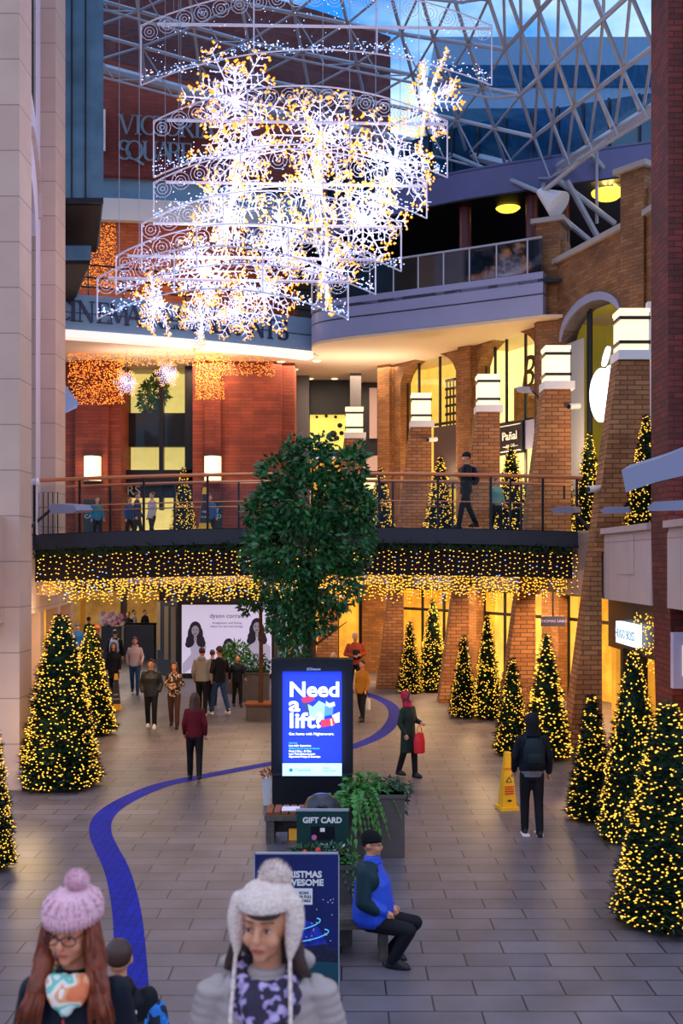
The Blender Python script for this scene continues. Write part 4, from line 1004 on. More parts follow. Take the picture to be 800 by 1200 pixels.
fernf(pl, (-.2, -.12, .86), 46, .62, fern, 1.0); fernf(pl, (-.38, -.28, .85), 34, .75, fern, 1.6, -1.9); fernf(pl, (-.05, .1, .9), 22, .5, fern, .9)
pl2 = planter('ivy_planter', 'dark planter of trailing greenery between the gift card sign and the seated man', Vector(((388-400)*16.6/1800, 11.6, 0)), .45, .45, .86, [(-.08, -.1, .92, .3, .12, 360, .07, fernd), (.2, -.15, .75, .12, .34, 260, .06, fern), (-.25, -.15, .95, .2, .1, 200, .07, fernd)])
f = MB(); 
for p in ((-.28, -.25, 1.0), (-.3, -.25, .93), (-.14, -.25, 1.02)): f.ell(p, .035, seg=8, rings=5)
f.build('red_bauble', mat('red_bauble', '#c8241c', .3), pl2)
planter('shrub_planter', 'grey planter with bushy green shrub behind the thin tree trunk', FL(299, 822)+Vector((0, .3, 0)), .75, .6, .85, [(0, 0, 1.05, .45, .32, 420, .12, leaf)])
planter('palm_planter', 'planter with feathery green plant in front of the hair poster', FL(276, 812)+Vector((0, .2, 0)), .6, .6, .75, [(0, 0, 1.25, .45, .35, 420, .14, fern)])

# ================================================================ TOTEM, SIGNS, BENCHES
tt = thing('advert_totem', 'tall black double sided advertising totem with lit blue screen', 'advertising screen', (-.48, 17.57, 0))
b = MB(); b.box(-.67, .67, -.12, .22, .62, 2.5); b.build('housing', dark, tt)
b = MB(); b.box(-.655, .655, -.10, .2, 0, .60); b.build('plinth', mat('totem_plinth', '#0d0d14', .35, .2), tt)
b = MB(); b.box(-.66, .66, -.13, .23, .60, .63); b.build('joint_strip', dark2, tt)
scm = mat('screen_blue', '#0a20a0', .3, emit='#042cc4', es=.8)
sx = lambda px: (px-366)/71.2; sz = lambda py: CAMZ+(HZ-py)/71.2
b = MB(); b.box(sx(331.5), sx(400.5), -.13, -.12, sz(907.5), sz(786)); b.build('screen', scm, tt)
b = MB(); b.box(sx(331.5), sx(400.5), -.136, -.13, sz(907.5), sz(893)); b.build('screen_footer', mat('screen_pale', '#a8d8f0', .4, emit='#a8dcf4', es=1.0), tt)
wl_ = mat('screen_white', '#ffffff', .4, emit='#e8f4ff', es=1.3); cy = mat('screen_cyan', '#40a8e0', .4, emit='#3aa8e8', es=.9)
for bd, py, w_ in (('Need', 815, 57), ('a', 832, 13), ('lift?', 851, 38)):
    o = text(bd, .34, wl_, tt, (sx(339), -.14, sz(py)), 0, .002, 'LEFT', off=.008); k = (w_/71.2)/max(o.dimensions.x, .01)
    for v in o.data.vertices: v.co.x = sx(339)+(v.co.x-sx(339))*k
text('Get home with Nightmovers.', .062, wl_, tt, (sx(339), -.14, sz(860)), 0, .001, 'LEFT')
for i, (bd, m_) in enumerate((('Services', cy), ('Last night departures', wl_), ('Belfast Grand Central Station', cy), ('From 2 Dec - 31 Dec', wl_), ('Late Train Enhancements', wl_), ('Operating Fridays & Saturdays', wl_))):
    text(bd, .042, m_, tt, (sx(339), -.14, sz(870+i*3.2)), 0, .001, 'LEFT', off=.0008)
text('Translink', .07, mat('screen_teal', '#1080a0', .4, emit='#1080a0', es=.7), tt, (sx(346), -.15, sz(902)), 0, .001, 'LEFT')
text('Better.\nConnected.', .045, MATS['screen_teal'], tt, (sx(379), -.15, sz(899)), 0, .001, 'LEFT')
b = MB(); b.tube((sx(341.5), -.15, sz(900.5)), (sx(341.5), -.145, sz(900.5)), .03, n=16); b.build('round_logo', MATS['screen_teal'], tt)
text('JCDecaux', .055, mat('pale_letter', '#b8c0d0', .4, emit='#b8c0d0', es=.3), tt, (sx(368), -.125, sz(784.5)), 0, .001)
def scr(name, m_, poly, y=-.14):
    b = MB(); b.slab([(sx(x_)-sx(366), sz(y_)) for x_, y_ in poly], .004, (0, y, 0), (1, 0, 0)); b.build(name, m_, tt)
em_ = lambda n_, c, s=.8: mat('screen_'+n_, c, .4, emit=c, es=s)
scr('gift_picture', em_('gift_navy', '#203060', .5), [(354, 819), (362, 817), (363, 838), (357, 840)], -.136)
scr('gift_picture', em_('gift_bow', '#a01838'), [(353, 818), (358, 815), (368, 814), (369, 819), (362, 822), (356, 823)], -.142)
scr('gift_picture', em_('gift_ice', '#88b8e8'), [(361, 824), (367, 827), (374, 820), (382, 824), (380, 842), (364, 842)], -.138)
scr('gift_picture', em_('gift_blue', '#4878b8'), [(381, 824), (391, 825), (390, 836), (380, 838)], -.139)
scr('gift_picture', em_('gift_grey', '#b0b8b8'), [(382, 820), (386, 823), (392, 821), (393, 826), (387, 828), (382, 826)], -.142)
scr('gift_picture', em_('gift_red', '#d82028'), [(376, 843), (391, 840), (392, 848), (377, 851)], -.142)
scr('gift_picture', em_('gift_white', '#d0d8b8'), [(389, 837), (398, 833), (398, 845), (393, 846)], -.141)
scr('gift_picture', em_('gift_ribbon', '#c8b060'), [(387, 841), (389, 841), (390, 849), (388, 849)], -.144)
light('AREA', (-.48, 17.2, 1.5), 10, (.3, .4, 1), 1.0, rot=(R(90), 0, 0), size_y=1.5)

bn = thing('slatted_bench', 'low concrete bench with orange wooden slats in front of the totem', 'bench', FL(362, 985))
for x_ in (-.62, .5): b = MB(); b.box(x_, x_+.12, -.2, .3, 0, .38); b.build('leg', woodg, bn)
b = MB(); b.box(-.64, .64, -.22, .32, .34, .42); b.box(-.5, .5, .1, .2, .1, .34); b.build('frame', woodg, bn)
for i in range(11): b = MB(); b.box(-.62+i*.115, -.53+i*.115, -.2, .3, .42, .46); b.build('slat', wood, bn)
b = MB(); b.box(-.40, -.14, -.12, .16, .462, .467); tag(b.build('folded_paper', white), 'white paper left on the slatted bench beside the totem', 'paper').location = bn.location
lb_ = thing('bench_light', 'small warm lamp glowing under the slatted bench', 'lamp', bn.location+Vector((-.2, .05, 0)))
b = MB(); b.box(-.10, .10, -.03, .03, 0, .16); b.build('diffuser', mat('bench_glow', '#e0a040', .5, emit='#c88428', es=.2), lb_)
b = MB(); b.box(-.12, .12, .03, .06, 0, .18); b.build('frame', dark, lb_)
bi = thing('litter_bin', 'round dark litter bin with domed top behind the gift card sign', 'bin', (-.26, 14.25, 0))
b = MB(); b.lathe([(.22, 0), (.23, .03), (.23, .72)], n=24); b.build('body', dark2, bi)
b = MB(); b.lathe([(.25, .72), (.25, .76), (.235, .86), (.19, .94), (.1, .99), (.0, 1.0)], n=24); b.build('domed_lid', mat('bin_lid', '#3a3c46', .35, .5), bi, smooth=True)
b = MB(); b.tube((0, -.25, .80), (0, -.2, .82), .1, n=14); b.build('opening', dark, bi)
# gift card poster stand
gc_ = thing('gift_card_sign', 'dark green poster stand reading GIFT CARD in front of the litter bin', 'sign', ((377.5-400)*17.4/1800, 17.4*K, 0))
b = MB(); b.box(-.29, .29, 0, .02, .12, 1.28); b.build('panel', mat('sign_green', '#0d3532', .4), gc_)
b = MB(); b.box(-.3, .3, -.005, .03, 1.27, 1.295); b.build('top_clamp', steel, gc_)
b = MB(); b.box(-.25, .25, -.15, .2, 0, .02); b.box(-.02, .02, .02, .05, .0, 1.0); b.build('foot', dark2, gc_)
gz = lambda py: CAMZ+(HZ-py)/103.4; gx = lambda px: (px-377.5)/103.4
text('GIFT CARD', .088, white, gc_, (0, -.004, gz(964)), 0, .002, off=.003)
b = MB(); b.box(gx(364), gx(392), -.004, 0, gz(984), gz(968)); b.build('card_picture', mat('card_black', '#15141f', .3), gc_)
b = MB(); b.box(gx(375), gx(380.5), -.007, -.004, gz(974.5), gz(970)); b.build('card_logo', white, gc_)
b = MB(); b.tube((gx(368), -.008, gz(981)), (gx(368), -.003, gz(981)), .03, n=14); b.build('pink_badge', mat('badge_pink', '#d06aa0', .4), gc_)
for i, bd in enumerate(('The gift', 'of choice from the', 'customer service desk')): text(bd, .03, white, gc_, (.02, -.004, gz(990+i*3.3)), 0, .001)
b = MB(); b.slab([(gx(397), gz(1003)), (gx(405), gz(1003)), (gx(404), gz(992)), (gx(399), gz(996))], .003, (0, -.004, 0), (1, 0, 0)); b.slab([(gx(350), gz(1003)), (gx(356), gz(1003)), (gx(355), gz(994)), (gx(351), gz(996))], .003, (0, -.004, 0), (1, 0, 0)); b.build('red_stocking', mat('stocking_red', '#c81c1c', .5), gc_)
b = MB(); b.slab([(gx(399), gz(996)), (gx(404), gz(992)), (gx(404), gz(988)), (gx(398), gz(993))], .003, (0, -.006, 0), (1, 0, 0)); b.build('white_trim', white, gc_)
# Christmas poster stand
cs = thing('christmas_poster_stand', 'dark blue poster stand reading CHRISTMAS AWESOME behind the woman in the cream hat', 'sign', ((347.5-400)*14.4/1800, 14.4*K, 0))
b = MB(); b.box(-.395, .395, 0, .025, .02, 1.36); b.build('panel', mat('poster_navy', '#0c1c5c', .4, var=.35, vs=2), cs)
b = MB(); b.box(-.40, -.39, -.005, .03, .02, 1.37); b.box(.39, .40, -.005, .03, .02, 1.37); b.box(-.4, .4, -.005, .03, 1.355, 1.37); b.build('frame', steel, cs)
b = MB(); b.box(-.3, .3, -.2, .25, 0, .02); b.build('foot', dark2, cs)
px_ = lambda x_: (x_-347.5)/125; pz_ = lambda y_: CAMZ+(HZ-y_)/125
for bd, py in (('CHRISTMAS', 1028), ('AWESOME', 1037.5)): text(bd, .082, white, cs, (px_(379 if bd[0] == 'A' else 377), -.004, pz_(py)), 0, .002, 'RIGHT', sx=1.0, off=.003)
b = MB(); b.box(px_(333), px_(366), -.004, 0, pz_(1060), pz_(1041)); b.build('white_panel', white, cs)
for i, bd in enumerate(('SCAN', 'FOR FULL', 'DETAILS')): text(bd, .034, mat('poster_text', '#14183a', .5), cs, (px_(356), -.006, pz_(1047.5+i*4.6)), 0, .001, off=.001)
star = [( (.040 if i % 2 == 0 else .017)*math.sin(i*math.pi/5), (.040 if i % 2 == 0 else .017)*math.cos(i*math.pi/5)) for i in range(10)]
b = MB(); b.slab([(px_(348)+x_, pz_(1072)+z_) for x_, z_ in star], .003, (0, -.004, 0), (1, 0, 0)); b.build('yellow_star', mat('star_yellow', '#e8d820', .5), cs)
b = MB(); b.slab([(px_(352)+.24*math.cos(t)*(1 if math.sin(t) > 0 else 1.1), pz_(1110)+.26*math.sin(t)) for t in [2*math.pi*i/26 for i in range(26)]], .003, (0, -.004, 0), (1, 0, 0)); b.build('tree_picture', mat('poster_blue', '#1c2ca0', .5, var=.6, vs=14), cs)
b = MB(); b.slab([(px_(300), pz_(1135)), (px_(396), pz_(1135)), (px_(396), pz_(1112)), (px_(380), pz_(1106)), (px_(340), pz_(1112)), (px_(300), pz_(1106))], .003, (0, -.006, 0), (1, 0, 0)); b.build('rooftop_picture', mat('poster_dusk', '#151a38', .5, var=.6, vs=18), cs)
b = MB(); b.slab([(px_(300), pz_(1170)), (px_(396), pz_(1170)), (px_(396), pz_(1128)), (px_(300), pz_(1122))], .003, (0, -.008, 0), (1, 0, 0)); b.build('teal_band', mat('poster_teal', '#0c4454', .5), cs)
b = MB()
for cx, cz, rx in ((354, 1083, .17), (360, 1096, .2)):
    b.path([(px_(cx)+rx*math.cos(t), -.012, pz_(cz)+.045*math.sin(t)+.04*math.cos(t)) for t in [math.pi*(.9+1.3*i/16) for i in range(17)]], .005, n=4)
b.build('light_swirl', mat('swirl_cyan', '#60c0f0', .5, emit='#60c0f0', es=.3), cs)
b = MB(); random.seed(4)
for i in range(22): b.box(*(lambda x_, z_: (x_, x_+.008, -.009, -.005, z_, z_+.008))(random.uniform(-.1, .37), random.uniform(.5, 1.0)))
b.build('snow_dots', white, cs)
# grey wooden bench
b2 = thing('wooden_bench', 'weathered grey wooden bench the man in blue sits on', 'bench', ((418-400)*15.7/1800-.22, 15.7*K+.25, 0))
for i in range(5): b = MB(); b.box(-.75, .57, -.25+i*.105, -.155+i*.105, .395, .44); b.build('slat', woodg, b2)
for x_ in (-.7, .45):
    for y_ in (-.23, .17): b = MB(); b.box(x_, x_+.09, y_, y_+.09, 0, .395); b.build('leg', woodg, b2)
b = MB(); b.box(-.72, .56, -.24, -.2, .33, .395); b.box(-.72, .56, .22, .26, .33, .395); b.box(.45, .54, -.2, .2, .1, .17); b.box(-.7, -.61, -.2, .2, .1, .17); b.build('rail', woodg, b2)
# white pot by the totem
wp = thing('white_pot', 'slim white pot with rusty brown plant at the left foot of the totem', 'plant pot', FL(313, 943))
b = MB(); b.add([(-.06, -.06, 0), (.06, -.06, 0), (.06, .06, 0), (-.06, .06, 0), (-.08, -.08, .47), (.08, -.08, .47), (.08, .08, .47), (-.08, .08, .47)], [(3, 2, 1, 0), (4, 5, 6, 7), (0, 1, 5, 4), (1, 2, 6, 5), (2, 3, 7, 6), (3, 0, 4, 7)]); b.build('pot', white, wp)
b = MB(); leaves(b, (0, 0, .52), (.09, .09, .07), 90, .06); b.build('brown_foliage', mat('rust_leaf', '#a0502c', .7), wp)

# caution cones
def cone_sign(name, lab, loc, h, panel, rz=0.2, group='caution cones'):
    yel = mat('cone_yellow', '#f0b414', .5)
    t = thing(name, lab, 'caution cone', loc, rz, group)
    w = h*.145
    def fr(z0, r0, z1, r1, m_, nm):
        b = MB(); b.add([(-r0, -r0, z0), (r0, -r0, z0), (r0, r0, z0), (-r0, r0, z0), (-r1, -r1, z1), (r1, -r1, z1), (r1, r1, z1), (-r1, r1, z1)], [(3, 2, 1, 0), (4, 5, 6, 7), (0, 1, 5, 4), (1, 2, 6, 5), (2, 3, 7, 6), (3, 0, 4, 7)]); b.build(nm, m_, t)
    fr(0, w*1.15, h*.06, w*1.1, yel, 'base'); 
    if panel: fr(h*.06, w*.95, h*.16, w*.86, yel, 'foot'); fr(h*.16, w*.86, h*.84, w*.42, mat('cone_purple_print', '#2a1c2c', .5), 'printed_body'); fr(h*.84, w*.42, h, w*.3, yel, 'cap')
    else: fr(h*.06, w*.9, h, w*.3, yel, 'body')
    cm = mat('cone_red', '#d0301c', .5) if not panel else white
    def face(z): return -(w*.9+(w*.3-w*.9)*(z/h-.06)/.94)-.004
    for i, (bd, k, sz_) in enumerate((('CAUTION', .70, .033),) if not panel else (('WET', .4, .05), ('FLOOR', .28, .045))):
        text(bd, h*sz_*1.3, cm, t, (0, face(k*h)-.006, k*h), 0, .002, tilt=R(82))
    if not panel:
        z = .48*h; y = face(z)-.004
        b = MB(); b.slab([(-.055, z), (.055, z), (0, z+.1)], .003, (0, y, 0), (1, 0, 0)); b.build('warning_triangle', dark, t)
        b = MB(); b.slab([(-.035, z+.012), (.035, z+.012), (0, z+.072)], .003, (0, y-.003, 0), (1, 0, 0)); b.build('triangle_fill', mat('cone_yellow', ''), t)
        b = MB()
        for k in (.40, .36, .32, .28): b.slab([(-.08, k*h), (.08, k*h), (.08, k*h+.02), (-.08, k*h+.02)], .003, (0, face(k*h)-.008, 0), (1, 0, 0))
        b.build('red_stripes', cm, t)
        b = MB(); b.ell((0, face(.17*h)-.002, .17*h), (.04, .003, .018), seg=10, rings=5); b.build('slip_figure', dark, t)
    return t
cone_sign('caution_cone', 'bright yellow caution cone standing left of the hooded walker', FL(594, 948), .95, False)
cone_sign('caution_cone', 'tall caution cone with dark printed body beside the second left tree', FL(136, 831), .98, True)
c = cone_sign('caution_cone', 'caution cone with dark printed body on the bridge deck', Vector(((240-400)*25.6/F, 25.6, zb(-3.2))), 1.02, True)

# hair poster kiosk
kx = lambda px: (px-400)/33.4; ky = 53.9*K
kk = thing('advert_kiosk', 'long dark kiosk with large white hair styling poster', 'kiosk', (kx(266), ky, 0), world=True)
b = MB(); b.box(kx(208), kx(321), ky, ky+2.2, 0, 2.72); b.build('body', dark, kk)
b = MB(); b.prism([(kx(194), ky+1.0), (kx(208), ky-.05), (kx(322), ky-.05), (kx(322), ky+2.3), (kx(194), ky+2.3)], 2.66, 2.80); b.build('roof', dark2, kk)
lav = mat('poster_lavender', '#cfc8de', .5, emit='#cfc6e6', es=.45)
b = MB(); b.box(kx(213), kx(318), ky-.02, ky, .18, 2.58); b.build('poster', lav, kk)
kzz = lambda py: CAMZ+(HZ-py)/33.4
gry = mat('poster_dark_hair', '#2a2430', .6, emit='#2a2430', es=.3); grs = mat('poster_grey_skin', '#8c8494', .6, emit='#8c8494', es=.35); grw = mat('poster_grey_cloth', '#a8a0b8', .6, emit='#a8a0b8', es=.4)
def figure_(cx, cy, s, arm):
    b = MB(); y = ky-.04
    for (dx, dy, rx, rz) in ((0, 0, 7, 9), (-4, 6, 5, 9), (4, 6, 5, 9), (-6, 14, 5, 7), (6, 14, 5, 7), (-8, 18, 4, 4), (8, 17, 4, 5)): b.ell((kx(cx+dx*s), y, kzz(cy+dy*s)), (rx*s/33.4, .012, rz*s/33.4), seg=14, rings=8)
    b.build('poster_hair', gry, kk)
    b = MB(); b.ell((kx(cx), y-.012, kzz(cy+2*s)), (4.4*s/33.4, .012, 6*s/33.4), seg=14, rings=8); b.box(kx(cx-1.6*s), kx(cx+1.6*s), y-.02, y-.005, kzz(cy+14*s), kzz(cy+6*s)); b.build('poster_face', grs, kk)
    b = MB(); 
    for ex in (-1.8, 1.8): b.ell((kx(cx+ex*s), y-.028, kzz(cy+1*s)), (1.0*s/33.4, .005, .5*s/33.4), seg=8, rings=5)
    b.ell((kx(cx), y-.028, kzz(cy+5.4*s)), (1.6*s/33.4, .005, .5*s/33.4), seg=8, rings=5); b.build('poster_features', gry, kk)
    b = MB(); b.slab([(kx(px), kzz(py)) for px, py in arm], .01, (0, y+.015, 0), (1, 0, 0)); b.build('poster_body', grw, kk)
figure_(229, 737, 1.0, [(222, 752), (236, 750), (242, 758), (236, 775), (214, 790), (214, 778), (224, 766)])
figure_(301, 733, 1.0, [(293, 748), (306, 748), (317, 758), (317, 790), (288, 790), (286, 775)])
figure_(268, 756, .9, [(258, 768), (278, 768), (284, 780), (284, 790), (254, 790)])
text('dyson corrale', .22, mat('poster_black', '#14101c', .5), kk, (kx(266), ky-.03, kzz(724)), 0, .002)
text('Straighteners with flexing', .10, MATS['poster_black'], kk, (kx(266), ky-.03, kzz(731)), 0, .002); text('plates. For less heat damage.', .10, MATS['poster_black'], kk, (kx(266), ky-.03, kzz(735)), 0, .002)
beige = mat('kiosk_beige_panel', '#8c8070', .6)
for px0, px1, z0_, z1_ in ((177.5, 186, .9, 2.65), (189, 194, .6, 2.5), (199, 206, .3, 2.5)):
    b = MB(); yy = ky+1.1-(px0-177)/30*1.2; b.box(kx(px0), kx(px1), yy, yy+.05, z0_, z1_); b.build('side_panel', beige, kk)
b = MB(); b.prism([(kx(177), ky+1.25), (kx(208), ky+.1), (kx(208), ky+2.2), (kx(177), ky+2.2)], 0, 2.66); b.build('side_body', dark, kk)
kd = thing('dark_barrier', 'low dark barrier box in the passage left of the kiosk', 'barrier', P(152, 772, 64))
b = MB(); b.box(-.2, 1.0, 0, .6, 0, 1.45); b.build('panel', dark2, kd); b = MB(); b.box(-1.0, -.25, 0, .4, 0, 1.35); b.build('pale_panel', mat('pale_barrier', '#a09890', .6), kd); b = MB(); b.tube((-1.1, .1, 1.5), (1.1, .1, 1.5), .05, n=6); b.build('rail', dark, kd); kd.location.z = 0
random.seed(8)
fb_ = thing('flower_stall', 'pile of pink and white flowers on a stand in the far left passage', 'flower stall', ((131-400)*64/1800, 64*K, 0))
for mm, nm in ((mat('pink_petals', '#e0a0b8', .7), 'pink_flowers'), (mat('cream_petals', '#e8d8d8', .7), 'cream_flowers')):
    b = MB()
    for i in range(26): b.ell((random.uniform(-.45, .45), random.uniform(-.2, .2), 1.45+random.uniform(0, .5)), .11, seg=7, rings=5)
    o = b.build(nm, mm, fb_); o['kind'] = 'stuff'
b = MB(); b.box(-.4, .4, -.2, .2, 0, 1.4); b.build('stand', dark2, fb_)
hs = P(648, 728, 39.0); sg = thing('hanging_shop_sign', 'small dark blue hanging sign under the slab beside the second pillar', 'sign', hs, world=True)
b = MB(); b.box(hs.x-.3, hs.x+.3, hs.y, hs.y+.08, hs.z-.13, hs.z+.13); b.build('panel', mat('sign_plum', '#20203c', .5), sg); b = MB(); b.tube((hs.x, hs.y+.04, hs.z+.1), (hs.x, hs.y+.04, 3.95), .02, n=6); b.build('hanger', dark, sg); text('THOMAS SABO', .1, mat('sign_lilac', '#8080c0', .5, emit='#7070b8', es=.4), sg, (hs.x, hs.y-.01, hs.z-.03), 0, .002)
hs = P(391, 684, 55.5); sg = thing('lit_shop_sign', 'glowing cream shop sign just right of the leafy crown below the bridge', 'sign', hs, world=True)
b = MB(); b.box(hs.x-.32, hs.x+.3, hs.y, hs.y+.1, hs.z-.12, hs.z+.12); b.build('panel', lampw, sg); b = MB(); b.tube((hs.x, hs.y+.05, hs.z+.1), (hs.x, hs.y+.05, 3.95), .02, n=6); b.build('hanger', dark, sg)
# plants in the store window, gift card boards upstairs
random.seed(9)
for px, py, n, lab in ((174, 470, 260, 'green potted plant in the tall window between the red pillars'), (185, 460, 240, 'taller green plant behind the window mullion')):
    c = P(px, py, 57.2); t = thing('window_plant', lab, 'plant', c, world=True); t.location.z = 9.62; ROOTWORLD[t.name] = Vector(t.location)
    f = MB(); leaves(f, c+Vector((0, 0, .1)), (.35, .25, .62), n, .22); f.build('foliage', fern, t); f = MB(); f.tube((c.x, c.y, 9.62), (c.x, c.y, c.z), .03, n=5); f.tube((c.x, c.y, 9.62), (c.x, c.y, 9.8), .13, .16, n=10); f.build('pot', planterm, t)
for px, lab in ((108, 'dark GIFT CARD board below the left wall lantern'), (250, 'dark GIFT CARD board below the right wall lantern')):
    X = (px-400)*37/F; t = thing('gift_card_board', lab, 'sign', (X, 37, ZU), group='gift card boards upstairs')
    b = MB(); b.box(-.3, .3, 0, .05, .1, 1.5); b.build('panel', mat('board_teal', '#0c2a30', .5), t); b = MB(); b.box(-.3, .3, -.15, .2, 0, .04); b.build('foot', dark2, t)
    text('GIFT', .2, mat('board_text', '#8ab0b8', .5, emit='#8ab0b8', es=.3), t, (0, -.01, 1.05), 0, .003); text('CARD', .2, MATS['board_text'], t, (0, -.01, .85), 0, .003)

# ================================================================ SNOWFLAKES AND LIGHT FRAMES
def flake(name, lab, seed, nw, ng, group):
    random.seed(seed); t = thing(name, lab, 'snowflake light', group=group)
    w = MB(); b = MB(); g = MB(); bb = MB()
    arms = []
    for i in range(12): a = i*math.pi/6+random.uniform(-.08, .08); arms.append(Vector((math.cos(a), random.uniform(-.3, .3), math.sin(a))).normalized()*(1 if i % 2 == 0 else .72))
    for i in range(4): arms.append(Vector((random.gauss(0, .6), random.choice((-1, 1)), random.gauss(0, .6))).normalized()*.7)
    for d in arms:
        w.tube((0, 0, 0), d, .024, .010, n=4); s_ = d.cross(Vector((.1, 1, .2))).normalized()
        for k in (.35, .55, .75, .92):
            for sg_ in (-1, 1):
                e = d*k+(d.normalized()*.55+s_*sg_).normalized()*.26*(1.15-k*.5); w.tube(d*k, e, .011, n=3)
                for q in range(3): u = random.random(); c = (d*k).lerp(e, u)+Vector([random.gauss(0, .010) for _ in range(3)]); (b if random.random() < .72 else bb).bulb(c, .018)
                if k > .7 and random.random() < .8:
                    for q in range(3): g.bulb(e+Vector([random.gauss(0, .035) for _ in range(3)]), random.uniform(.024, .036))
        for q in range(nw):
            u = random.random()**1.0; b.bulb(d*u+Vector([random.gauss(0, .014) for _ in range(3)]), random.uniform(.011, .019))
        for q in range(5): g.bulb(d*1.02+Vector([random.gauss(0, .05) for _ in range(3)]), random.uniform(.024, .038))
    for i in range(45): b.bulb([random.gauss(0, .12) for _ in range(3)], .022)
    w.build('wire_arms', glow_wire, t); 
    for m_, mt, nm in ((b, bulbw, 'white_bulbs'), (bb, bulbb, 'ice_bulbs'), (g, mat('gold_tip_bulb', '#ffb040', .5, emit='#ffa42c', es=1.0, nosample=True), 'gold_tips')):
        o = m_.build(nm, mt, t); o['kind'] = 'stuff'
    return t
SG = 'snowflake lights of the hanging chandelier'
posf = [(275, 118, 62, 37, 'topmost snowflake, upper left under the first frame'), (376, 160, 58, 36, 'snowflake at the top centre, just under the straight beam'), (500, 118, 56, 36, 'snowflake farthest to the upper right'),
        (280, 185, 60, 35, 'snowflake on the left, directly below the topmost one'), (462, 190, 62, 35, 'snowflake on the right, below the farthest right one'), (372, 222, 58, 34.5, 'snowflake in the middle of the cluster'),
        (268, 250, 56, 34.2, 'snowflake on the left at half height'), (425, 258, 55, 34, 'snowflake at the right, in front of the dark restaurant'), (330, 285, 50, 33.6, 'snowflake left of centre in the lower half'),
        (380, 315, 52, 33, 'snowflake low on the right above the balcony corner'), (238, 318, 50, 33.2, 'snowflake low on the left above the lettering'), (310, 345, 46, 32.6, 'snowflake near the bottom centre'),
        (183, 358, 38, 32.4, 'snowflake farthest to the left over the word CINEMA'), (237, 375, 36, 32.2, 'lowest snowflake, below the fascia lettering'), (276, 365, 34, 32.6, 'small snowflake between the two lowest ones')]
f1 = flake('snowflake_light', '', 1, 8, 3, SG); f2 = flake('snowflake_light', '', 2, 8, 3, SG)
for i, (px, py, r_, yo, lab) in enumerate(posf):
    c = P(px, py, yo); s_ = r_*yo/1800; lab = 'white and gold ' + lab
    if i < 2:
        o = (f1, f2)[i]; o['label'] = lab; o.location = c; o.scale = (s_,)*3
    else: dup((f1, f2)[i % 2], lab, c, i*.9, SG, (s_,)*3)
for px, py, lab in ((148, 449, 'small white snowflake light, left of the pair under the cinema fascia'), (196, 438, 'small white snowflake light, right of the pair under the cinema fascia')):
    c = dup(f2, lab, P(px, py, 51.5), .5, 'small snowflakes under the fascia', (.45,)*3)
    w = MB(); w.tube((0, 0, 0), (0, 0, (11.3-c.location.z)/.45), .015, n=4); w.build('suspension_wire', steel, c, local=True)
for c, e in (((-1.6, 23.0, 11.5), 150), ((-3.0, 23.0, 10.5), 100), ((.8, 23.2, 12.2), 100)): light('POINT', c, e, (.82, .82, 1), .8)
def frame(lab, px0, px1, pt_, pb_, yo, seed, nb=260, bow=.9, sag=.0):
    random.seed(seed); A0 = P(px0, pt_, yo); B0 = P(px1, pt_, yo); z1_ = A0.z; z0_ = P(px0, pb_, yo).z
    t = thing('light_frame', 'white scrollwork light frame, '+lab, 'hanging light frame', A0, world=True, group='scrollwork frames of the chandelier')
    X = lambda u: A0.x+(B0.x-A0.x)*u; Yc = lambda u: A0.y-bow*4*u*(1-u); up = lambda u: (.42+sag)*4*u*(1-u)
    w = MB(); nn = 22
    for z in (z1_, z0_): w = MB(); w.path([(X(i/nn), Yc(i/nn), z+up(i/nn)) for i in range(nn+1)], .018, n=5); w.build('chord', wirew, t)
    for u in (0, .33, .67, 1): w = MB(); w.tube((X(u), Yc(u), z1_+up(u)), (X(u), Yc(u), z0_+up(u)), .018, n=5); w.build('upright', wirew, t)
    w = MB(); w.tube((X(.05), Yc(.05), z1_-.05), (X(1), Yc(1)-.05, z1_-.1), .035, n=6) if bow < 1.2 else None
    hgt = z1_-z0_
    for i in range(int((B0.x-A0.x)/.42)):
        u = (i+.5)/int((B0.x-A0.x)/.42); cx, cy_, cz = X(u), Yc(u), z1_+up(u)-.24
        for rr in (.2, .12, .05): w.path([(cx+rr*math.cos(a*math.pi/5), cy_, cz+rr*math.sin(a*math.pi/5)) for a in range(10)], .008, n=3, closed=True)
    w.build('scrollwork', wirew, t)
    for u in (.1, .9): w = MB(); w.tube((X(u), Yc(u), z1_+up(u)), (X(u), Yc(u), 20.5), .008, n=3, cap=False); w.build('suspension_wire', steel, t)
    b = MB(); b2 = MB()
    for i in range(nb):
        u = random.random(); k = abs(((u*3) % 1)-.5)*2; c = (X(u)+random.gauss(0, .03), Yc(u)+random.gauss(0, .05), z0_+up(u)+(.30-.25*(1-k*k))*hgt*.5+random.gauss(0, .06))
        (b2 if random.random() < .6 else b).bulb(c, .022, .016)
    for i in range(nb//2):
        u = random.random(); (b2 if random.random() < .5 else b).bulb((X(u), Yc(u)+random.gauss(0, .05), z0_+up(u)+random.random()*hgt), .014)
    for m_, mt in ((b, bulbw), (b2, bulbb)): o = m_.build('swag_bulbs', mt, t); o['kind'] = 'stuff'
frame('largest and highest, reaching to the upper right', 165, 576, 30, 100, 36.5, 1, 300)
frame('second from the top, its left end over the name letters', 180, 524, 142, 208, 35.5, 2, 300)
frame('third from the top, below the name letters', 180, 500, 214, 256, 34.8, 3, 300)
frame('middle one with its left end before the orange wall', 166, 470, 262, 318, 34.0, 4, 300)
frame('second lowest, over the terrace railing', 136, 440, 300, 345, 33.4, 5, 300)
frame('lowest, its left end before the word CINEMA', 114, 408, 326, 374, 32.8, 6, 300)
